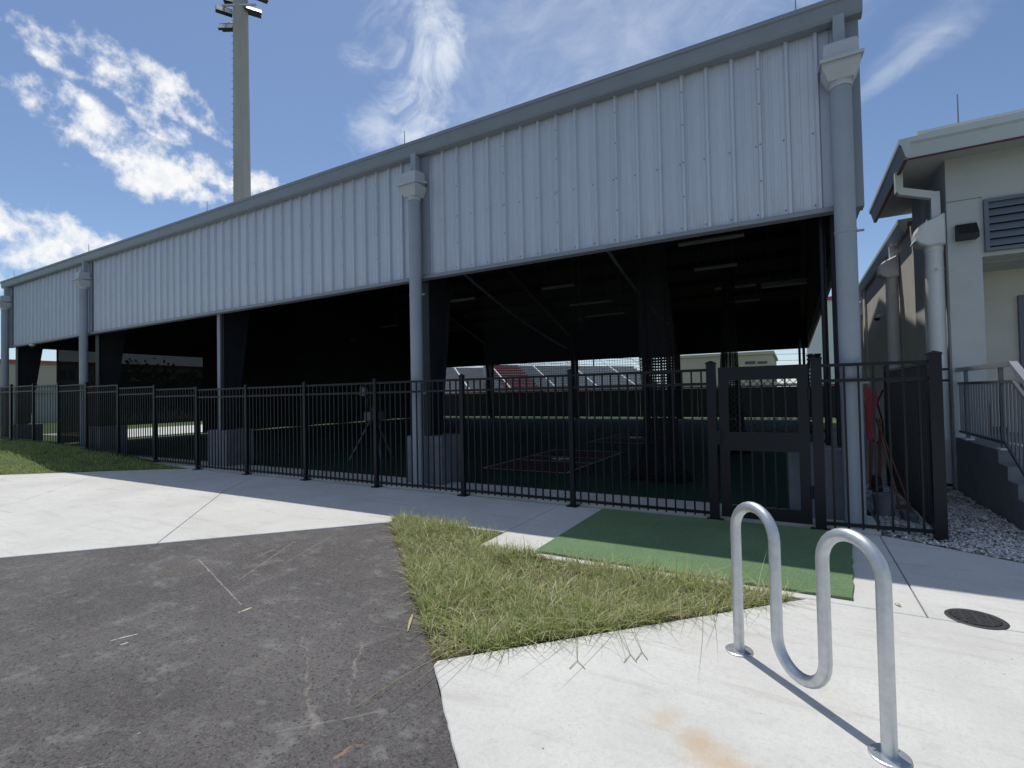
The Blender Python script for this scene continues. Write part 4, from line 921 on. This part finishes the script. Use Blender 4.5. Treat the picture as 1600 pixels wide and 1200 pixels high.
MB().box(XE2 + 0.1, XB + 0.3, YF + 2.77, YF + 15.1, 4.785, 4.81).build('lower_soffit', 'soffit', sb)
MB().box(XE2 + 0.1, 9.0, YF + 2.77, YF + 15.1, 4.93, 4.985).build('lower_roof', 'roofm', sb)
MB().tube([(2.30, YE + 0.6, ZT + 0.24), (2.30, YE + 0.6, ZT + 0.75)], [0.011, 0.007], 6).box(2.18, 2.33, YE + 0.55, YE + 0.65, ZT + 0.241, ZT + 0.29).build('lightning_rod', 'rod', sb)
MB().box(XB - 0.02, XB + 0.005, YF + 0.75, YF + 1.25, 3.15, 4.30).build('side_louver', 'black', sb)
# white downspouts
def wall_downspout(x, y, zt, r, ztop=None):
    d = MB().tube([(x, y, 0.0), (x, y, zt - 0.10)], r, 22).build('downspout', 'white_pvc', sb)
    prof = [(0.125, -0.16), (0.125, 0.31), (0.10, 0.32), (-0.16, 0.20), (-0.215, 0.15), (-0.245, 0.06), (-0.245, -0.06), (-0.20, -0.12), (-0.10, -0.17)]
    q = [(x + a, zt + b) for a, b in prof]; h = MB(); w = 0.17; n = len(q); cxp = sum(p[0] for p in q) / n; czp = sum(p[1] for p in q) / n
    rings = []
    for yy, k in ((-w, 0.90), (-w + 0.03, 1.0), (w - 0.03, 1.0), (w, 0.90)): rings += [(min(cxp + (p[0] - cxp) * k, x + 0.125), y + yy, czp + (p[1] - czp) * k) for p in q]
    h.add(rings, [tuple(range(n - 1, -1, -1)), tuple(3 * n + i for i in range(n))] + [(k * n + i, k * n + (i + 1) % n, (k + 1) * n + (i + 1) % n, (k + 1) * n + i) for k in range(3) for i in range(n)])
    h.tube([(x, y, zt - 0.24), (x, y, zt - 0.13)], r * 1.08, 22)
    h.build('collector_head', 'white_pvc', d)
    MB().bar((x - 0.262, y, zt - 0.075), (x - 0.10, y, zt + 0.24), 0.36, 0.016).build('head_rib', 'white_pvc', d)
    if ztop: MB().box(x - 0.03, x + 0.08, y - 0.055, y + 0.055, zt + 0.25, ztop).build('outlet', 'white_pvc', d)
    for zs in (zt - 0.55, zt - 2.4): MB().tube([(x, y, zs), (x, y, zs + 0.03)], r * 1.05, 22).tube([(x, y - r - 0.07, zs + 0.015), (x, y + r + 0.07, zs + 0.015)], 0.013, 8).build('pipe_strap', 'white_pvc', d)
    return d
d1 = wall_downspout(1.985, 10.12, 3.93, 0.118)
b = MB()
b.box(1.96, 2.07, 10.04, 10.15, 4.20, 4.62)
b.add([(1.52, 9.98, 4.60), (1.63, 9.98, 4.56), (1.63, 10.09, 4.56), (1.52, 10.09, 4.60), (1.93, 10.03, 4.50), (2.04, 10.03, 4.46), (2.04, 10.14, 4.46), (1.93, 10.14, 4.50)], []) if False else None
b.bar((1.56, 10.06, 4.72), (2.03, 10.095, 4.56), 0.10, 0.11); b.box(1.515, 1.615, 10.01, 10.115, 4.70, 5.02)
b.build('elbow', 'white_pvc', d1)
d2 = wall_downspout(1.985, 13.95, 4.18, 0.118, 4.73)
d3 = wall_downspout(1.985, 20.6, 4.18, 0.118, 4.73)
# door in the porch
dr = MB().box(3.31, 4.31, YF + 1.20, YF + 1.249, 0.82, 2.95).build('door', 'door', sb)
for x0, x1, z0, z1 in ((3.23, 3.31, 0.82, 3.03), (4.31, 4.39, 0.82, 3.03), (3.31, 4.31, 2.951, 3.03)): MB().box(x0, x1, YF + 1.18, YF + 1.249, z0, z1).build('door_frame', 'rail_d', dr)
# wedge wall light
tag(MB().prism([(YF - 0.003, 3.77), (YF - 0.003, 4.01), (YF - 0.06, 4.01), (YF - 0.17, 3.84), (YF - 0.17, 3.77)], 'x', XB + 0.09, XB + 0.33).build('wall_light', 'black'), 'black wedge wall light on the grey stucco pillar', 'light')
def dome_camera(x, y, z, label, down=True):
    t = thing('security_camera', label, 'camera', (x, y, z)); r = 0.085
    MB().tube([(0, 0, 0.0), (0, 0, -0.05), (0, 0, -0.06)], [r, r, r * .85], 16).build('housing', 'white', t)
    MB().tube([(0, 0, -0.06), (0, 0, -0.09), (0, 0, -0.115), (0, 0, -0.13)], [r * .8, r * .72, r * .45, 0.01], 16).build('dome', 'glass', t)
    return t
dome_camera(-22.6, 6.93, ZB - 0.036, 'small dome security camera under the siding at far left')
c = dome_camera(XB - 0.13, 16.4, 3.48, 'dome security camera on the stucco side wall')
MB().box(0.0, 0.13, -0.03, 0.03, -0.02, 0.04).build('bracket', 'white', c)
# stairs with railing
st = thing('concrete_stairs', 'grey concrete stairs and landing in front of the porch', 'stairs')
sp = [(9.93, -0.05), (9.93, 0.80), (8.12, 0.80)]
y, z = 8.12, 0.80
for k in range(4): z -= 0.16; sp += [(y, z), (y - 0.29, z)]; y -= 0.29
sp += [(y, -0.05)]
MB().prism(sp, 'x', XB, 4.2).build('flight', 'stair', st)
MB().box(XB + 0.40, 9.0, 9.93, YF + 1.25, 0.0, 0.80).build('landing', 'stair', st)
rl = thing('stair_railing', 'silver handrail with thin balusters along the concrete stairs', 'railing')
xr = XB + 0.06
MB().box(xr - 0.035, xr + 0.035, 7.75, 9.92, 1.79, 1.85).build('top_rail', 'rail', rl); MB().bar((xr, 7.76, 1.82), (xr, 6.75, 1.82 - 0.557), 0.07, 0.06).build('top_rail', 'rail', rl)
MB().box(xr - 0.018, xr + 0.018, 7.75, 9.92, 1.60, 1.635).build('mid_rail', 'rail_d', rl); MB().bar((xr, 7.76, 1.617), (xr, 6.85, 1.617 - 0.50), 0.036, 0.035).build('mid_rail', 'rail_d', rl)
MB().box(xr - 0.018, xr + 0.018, 8.05, 9.92, 0.875, 0.91).build('bottom_rail', 'rail_d', rl); MB().bar((xr, 8.06, 0.893), (xr, 6.85, 0.893 - 0.667), 0.036, 0.035).build('bottom_rail', 'rail_d', rl)
yy = 9.88
while yy > 6.9:
    zt_ = 1.60 if yy > 7.75 else 1.60 - (7.75 - yy) * 0.55
    zb_ = 0.905 if yy > 8.05 else 0.905 - (8.05 - yy) * 0.551
    MB().box(xr - 0.009, xr + 0.009, yy - 0.009, yy + 0.009, zb_, zt_ + 0.004).build('baluster', 'rail_d', rl); yy -= 0.112
for yp in (9.55, 8.15, 7.35):
    zt_ = 1.80 if yp > 7.75 else 1.80 - (7.75 - yp) * 0.55; zb_ = 0.80 if yp > 8.12 else 0.80 - 0.16 * (int((8.12 - yp) / 0.29) + 1)
    p = MB().box(xr - 0.02, xr + 0.02, yp - 0.02, yp + 0.02, zb_, zt_).build('post', 'rail_d', rl)
    MB().bevbox(xr - 0.055, xr + 0.055, yp - 0.08, yp + 0.08, zb_ + 0.001, zb_ + 0.025, 0.01).build('base_plate', 'white', p)
t = thing('broom', 'broom with brown handle leaning on the porch wall', 'broom', (2.78, 10.9, 0.8))
MB().tube([(0, 0, 0.1), (-0.03, 0.24, 1.28)], 0.016, 8).build('handle', 'wood_r', t); MB().bevbox(-0.18, 0.18, -0.03, 0.03, 0.0, 0.11, 0.01).build('head', 'black', t)
tag(MB().add([(x * 0.05 + 1.88, y * 0.05 + 7.75, z * 0.045 + 0.035) for x, y, z in ((1, 0, 0), (-1, 0, 0), (0, 1, 0), (0, -1, 0), (0, 0, 1), (0, 0, -.9), (.7, .7, .3), (-.7, .6, .3), (.7, -.7, .2), (-.6, -.7, .3))],
    [(0, 6, 4), (6, 2, 4), (2, 7, 4), (7, 1, 4), (1, 9, 4), (9, 3, 4), (3, 8, 4), (8, 0, 4), (0, 5, 6), (6, 5, 2), (2, 5, 7), (7, 5, 1), (1, 5, 9), (9, 5, 3), (3, 5, 8), (8, 5, 0)]).build('loose_stone', 'grav'), 'single large white stone beside the stair wall', 'stone')

# ------------------------------------------------------------------ tools in the alley
t = thing('wheelbarrow', 'red wheelbarrow tipped upright against the corner pier', 'wheelbarrow', (0.86, 8.35, 0.0))
MB().add([(0.00, 0, 0.86), (0.05, -0.03, 0.86), (0.13, 0.0, 1.42), (0.0, 0.02, 1.42), (0.02, 0.35, 0.95), (0.06, 0.32, 1.0), (0.12, 0.42, 1.40), (0.02, 0.42, 1.4), (-0.02, 0, 1.60), (0.12, 0.0, 1.52)], [(0, 1, 2, 3), (0, 4, 7, 3), (1, 5, 6, 2), (0, 1, 5, 4), (3, 2, 9, 8), (4, 5, 6, 7), (3, 2, 6, 7)]).build('tray', 'red', t)
for dx in (0.02, 0.12): MB().tube([(dx, 0.05, 0.18), (dx + 0.04, 0.1, 1.15)], 0.018, 8).build('handle', 'wood_r', t)
MB().tube([(0.06, 0.1, 0.19), (0.14, 0.1, 0.19)], 0.19, 18).build('wheel', 'rubber', t)
t = thing('rake', 'wooden-handled rake leaning in the alley behind the corner fence', 'rake', (1.13, 8.0, 0))
MB().tube([(-0.12, 0.5, 1.05), (0, 0, 0.08)], 0.015, 8).build('handle', 'wood', t); MB().bar((-0.22, -0.05, 0.055), (0.14, 0.05, 0.055), 0.03, 0.05).build('head', 'wood', t)
t = thing('push_broom', 'push broom with red-brown handle leaning behind the corner fence', 'broom', (1.24 - 0.06, 7.55, 0))
MB().tube([(-0.2, 0.9, 1.15), (0, 0, 0.10)], 0.014, 8).build('handle', 'wood_r', t); MB().bevbox(-0.1, 0.04, -0.2, 0.1, 0.0, 0.10, 0.01).build('head', 'rail_d', t)
t = thing('bucket', 'white round bucket on the gravel beside the corner pier', 'bucket', (0.93, 7.62, 0))
b = MB().tube([(0, 0, 0), (0, 0, 0.26), (0, 0, 0.27)], [0.10, 0.12, 0.126], 18).build('body', 'pier', t)
MB().tube([(0.12 * math.cos(a), 0, 0.26 + 0.10 * math.sin(a)) for a in [math.pi * k / 10 for k in range(11)]], 0.004, 5).build('handle', 'rail_d', t)
tag(MB().tube([(1.92, 14.0, 1.6), (1.7, 13.6, 1.5), (1.55, 13.2, 1.25), (1.6, 13.0, 0.9), (1.62, 13.0, 0.55), (1.5, 13.0, 0.4), (1.36, 13.0, 0.5)], 0.018, 8).build('hose', 'rubber'), 'black hose looping down the stucco side wall', 'hose')

# ------------------------------------------------------------------ light pole
lp = thing('stadium_light_pole', 'tall tapered concrete stadium light pole rising behind the roof', 'light pole', (-25.85, 16.55, 0))
n = 8; b = MB(); prof = [(0.0, 0.52), (6, 0.475), (14, 0.425), (22, 0.385), (29, 0.34)]
vs = [(r * math.cos(2 * math.pi * (k + .5) / n), r * math.sin(2 * math.pi * (k + .5) / n), z) for z, r in prof for k in range(n)]
b.add(vs, [(i * n + k, i * n + (k + 1) % n, (i + 1) * n + (k + 1) % n, (i + 1) * n + k) for i in range(4) for k in range(n)] + [tuple(4 * n + k for k in range(n))]).build('shaft', 'pole', lp)
side = Vector((-0.872, -0.489, 0)); fw = Vector((0.489, -0.872, 0))
z = 6.0
while z < 22.5:
    r = np.interp(z, [p[0] for p in prof], [p[1] for p in prof]); a = side * (r - 0.03) + Vector((0, 0, z)); MB().tube([a, a + side * 0.16], 0.014, 6).build('step_peg', 'rail_d', lp); z += 0.42
def flood(dx, dz, tilt, df=-0.25, yaw=0.0):
    c = -side * dx + fw * df + Vector((0, 0, dz + 0.55)); t = bpy.data.objects.new('floodlight', None); COL.objects.link(t); t.parent = lp; t.location = c
    t.rotation_euler = (math.radians(tilt), 0, math.atan2(0.489, 0.872) + yaw); t.scale = (1.12, 1.12, 1.12)
    MB().prism([(-0.36, 0.0), (0.36, 0.0), (0.36, 0.42), (-0.36, 0.42)], 'y', 0.0, 0.10).box(-0.36, 0.36, 0.10, 0.34, 0.30, 0.42).build('housing', 'black', t)
    for x0, x1 in ((-0.33, -0.02), (0.02, 0.33)): MB().box(x0, x1, -0.012, -0.001, 0.03, 0.36).build('lens', 'lens', t)
    k = MB(); k.tube([(0, 0.16, 0.40), (0, 0.10, 0.62)], 0.035, 8); k.build('bracket', 'rail_d', t)
for a in ((-0.80, 21.35, -25, 0.10, 0.0), (-0.85, 22.25, -25, 0.10, 0.55), (-0.55, 22.0, -35, -0.5, 0.2), (-0.55, 22.95, -25, -0.1, 0.4), (0.75, 22.3, -40, 0.1, 0.5), (1.2, 22.95, -30, 0.2, 0.6), (0.3, 24.2, -25, 0.3, 0.0)): flood(*a)
for zc in (23.0, 24.0, 25.4): MB().bar(side * 0.85 + fw * 0.30 + Vector((0, 0, zc)), -side * 1.0 + fw * 0.30 + Vector((0, 0, zc)), 0.09, 0.09).build('cross_arm', 'galv', lp)

# ------------------------------------------------------------------ beyond the building
struct(MB().box(-36, -27.4, 11.2, 60, -0.09, -0.06).build('concrete_path', 'conc'))
ff = thing('field_fence', 'low dark windscreen fence with red and white top rail beyond the building', 'fence')
for k in range(12):
    x = -34 + k * 3.6; MB().box(x + 0.04, x + 3.56, 33.0, 33.03, -0.05, 1.74).build('windscreen_panel', 'windscreen', ff)
    MB().tube([(x, 33.06, -0.08), (x, 33.06, 1.84)], 0.04, 8).build('post', 'steel_dark', ff)
    MB().box(x, x + 3.6, 32.97, 33.05, 1.76, 1.83).build('red_rail', 'red', ff); MB().box(x, x + 3.6, 32.98, 33.04, 1.831, 1.93).build('white_rail', 'white', ff)
def bleacher(cx, cy, w, rot, label, reds):
    t = thing('bleacher', label, 'bleachers', (cx, cy, 0)); t.rotation_euler = (0, 0, math.radians(rot))
    pr = [(0, -0.08)]
    for k in range(12): pr += [(k * 0.85, 1.5 + k * 0.40), ((k + 1) * 0.85, 1.5 + k * 0.40)]
    pr += [(12 * 0.85, -0.08)]
    MB().prism(pr, 'x', -w, w).build('deck', 'bench', t)
    for k in range(12):
        MB().box(-w, w, k * 0.85 + 0.35, k * 0.85 + 0.65, 1.5 + k * 0.40 + 0.30, 1.5 + k * 0.40 + 0.34).build('bench_plank', 'bench', t)
    for (a, b_) in reds:
        for k in range(12): MB().box(a, b_, k * 0.85 + 0.33, k * 0.85 + 0.67, 1.5 + k * 0.40 + 0.28, 1.5 + k * 0.40 + 0.45).build('red_seat_row', 'benchred', t)
    xx = -w
    while xx <= w + .01:
        MB().bar((xx, 0.0, 2.5), (xx, 10.2, 7.3), 0.16, 0.10).build('aisle_rail', 'white', t); xx += w / 2
    for k in range(int(w)): pass
    MB().bar((-w, 10.2, 7.2), (w, 10.2, 7.2), 0.08, 0.08).build('back_rail', 'rail', t)
bleacher(-38, 56, 9.0, 52, 'grey aluminium bleachers with white aisle rails, left section seen under the roof', [(5.6, 9.0)])
bleacher(-23.5, 66, 13.0, 52, 'grey aluminium bleachers with white aisle rails, right section with red seats at its left', [(-13.0, -8.0)])
def block(name, label, x0, x1, y0, y1, h, m, band=None, wins=()):
    t = thing(name, label, 'building', ((x0 + x1) / 2, (y0 + y1) / 2, 0)); cx, cy = (x0 + x1) / 2, (y0 + y1) / 2
    MB().box(x0 - cx, x1 - cx, y0 - cy, y1 - cy, -0.1, h).build('wall', m, t)
    MB().box(x0 - cx - 0.3, x1 - cx + 0.3, y0 - cy - 0.3, y1 - cy + 0.3, h + 0.001, h + 0.5).build('roof', band or m, t)
    for (face, a, b_, z0, z1) in wins:
        if face == 'y': w = MB().box(a, b_, y0 - cy - 0.06, y0 - cy + 0.02, z0, z1)
        else: w = MB().box(x1 - cx - 0.02, x1 - cx + 0.06, a, b_, z0, z1)
        w.build('window', 'glass', t)
block('beige_building', 'plain beige block building seen through the far opening above the gate', -20.5, -3.0, 95, 120, 7.6, 'beige', None, [('y', 4.6, 6.2, 6.0, 6.5), ('y', 6.5, 8.0, 6.0, 6.4)])
block('beige_hotel', 'beige building with red roof band seen through the far left opening', -122, -92, 24, 60, 7.2, 'beige', 'redroof',
      [('x', -15 + 4.2 * k + d, -15 + 4.2 * k + d + 0.75, z, z + 1.5) for k in range(7) for d in (0, 0.95) for z in (0.8, 2.9, 5.0)])
block('white_trailer', 'low white building at far left under the siding', -70, -60, 14, 24, 2.6, 'white')
block('white_block', 'white block with red band far beyond the stucco building', 2.0, 12, 90, 96, 15.0, 'white', 'redroof')

def tree(name, label, x, y, h, r, seed):
    rg = np.random.default_rng(seed); t = thing(name, label, 'tree', (x, y, 0), 'trees beyond the left end')
    b = MB().tube([(0, 0, -0.1), (0.05, 0, h * .3), (-0.05, 0.1, h * .55), (0, 0, h * .8)], [0.2, 0.16, 0.11, 0.04], 8)
    for k in range(5):
        a = k * 1.3; b.tube([(0, 0, h * (.3 + .07 * k)), (r * .6 * math.cos(a), r * .6 * math.sin(a), h * (.5 + .07 * k))], [0.08, 0.02], 6)
    b.build('trunk', 'bark', t)
    cl = rg.normal(0, 1, (26, 3)); cl /= np.linalg.norm(cl, axis=1)[:, None]; cl *= rg.uniform(.35, 1, (26, 1)) ** .6
    cl = cl * [r, r, h * .36] + [0, 0, h * .62]; c = np.repeat(cl, 110, 0) + rg.normal(0, r * .17, (2860, 3)); n = len(c)
    d1 = rg.normal(0, .11, (n, 3)); d2 = rg.normal(0, .11, (n, 3))
    V = np.stack([c - d1, c + d2, c + d1, c - d2], 1).reshape(-1, 3); F = np.arange(4 * n).reshape(-1, 4)
    me = bpy.data.meshes.new('crown'); me.from_pydata(V.tolist(), [], F.tolist()); me.materials.append(MT['leaf']); link('crown', me, t)
for i, (x, y, h, r, lb) in enumerate(((-48, 22, 4.4, 3.0, 'first'), (-49, 27, 4.0, 3.0, 'second'), (-50, 32.5, 4.2, 3.2, 'third'), (-49, 38, 3.8, 3.0, 'fourth'), (-52, 44, 4.6, 3.4, 'fifth'))):
    tree('screen_tree', 'low dense tree behind the mesh screen, %s from the left' % lb, x, y, h, r, 20 + i)
# power lines seen right of the end wall
pl = thing('power_line', 'thin overhead power lines in the sky right of the far opening', 'power line')
for k, z in enumerate((9.0, 10.2, 11.3, 12.6)):
    pts = [(-40 + 120 * i / 12, 110, z + 0.01 * k - 2.2 * math.sin(math.pi * i / 12)) for i in range(13)]; MB().tube(pts, 0.035, 5).build('wire', 'rubber', pl)
for x in (-40, 80): MB().tube([(x, 110, -0.1), (x, 110, 14)], [0.2, 0.13], 8).build('pole', 'bark', pl)
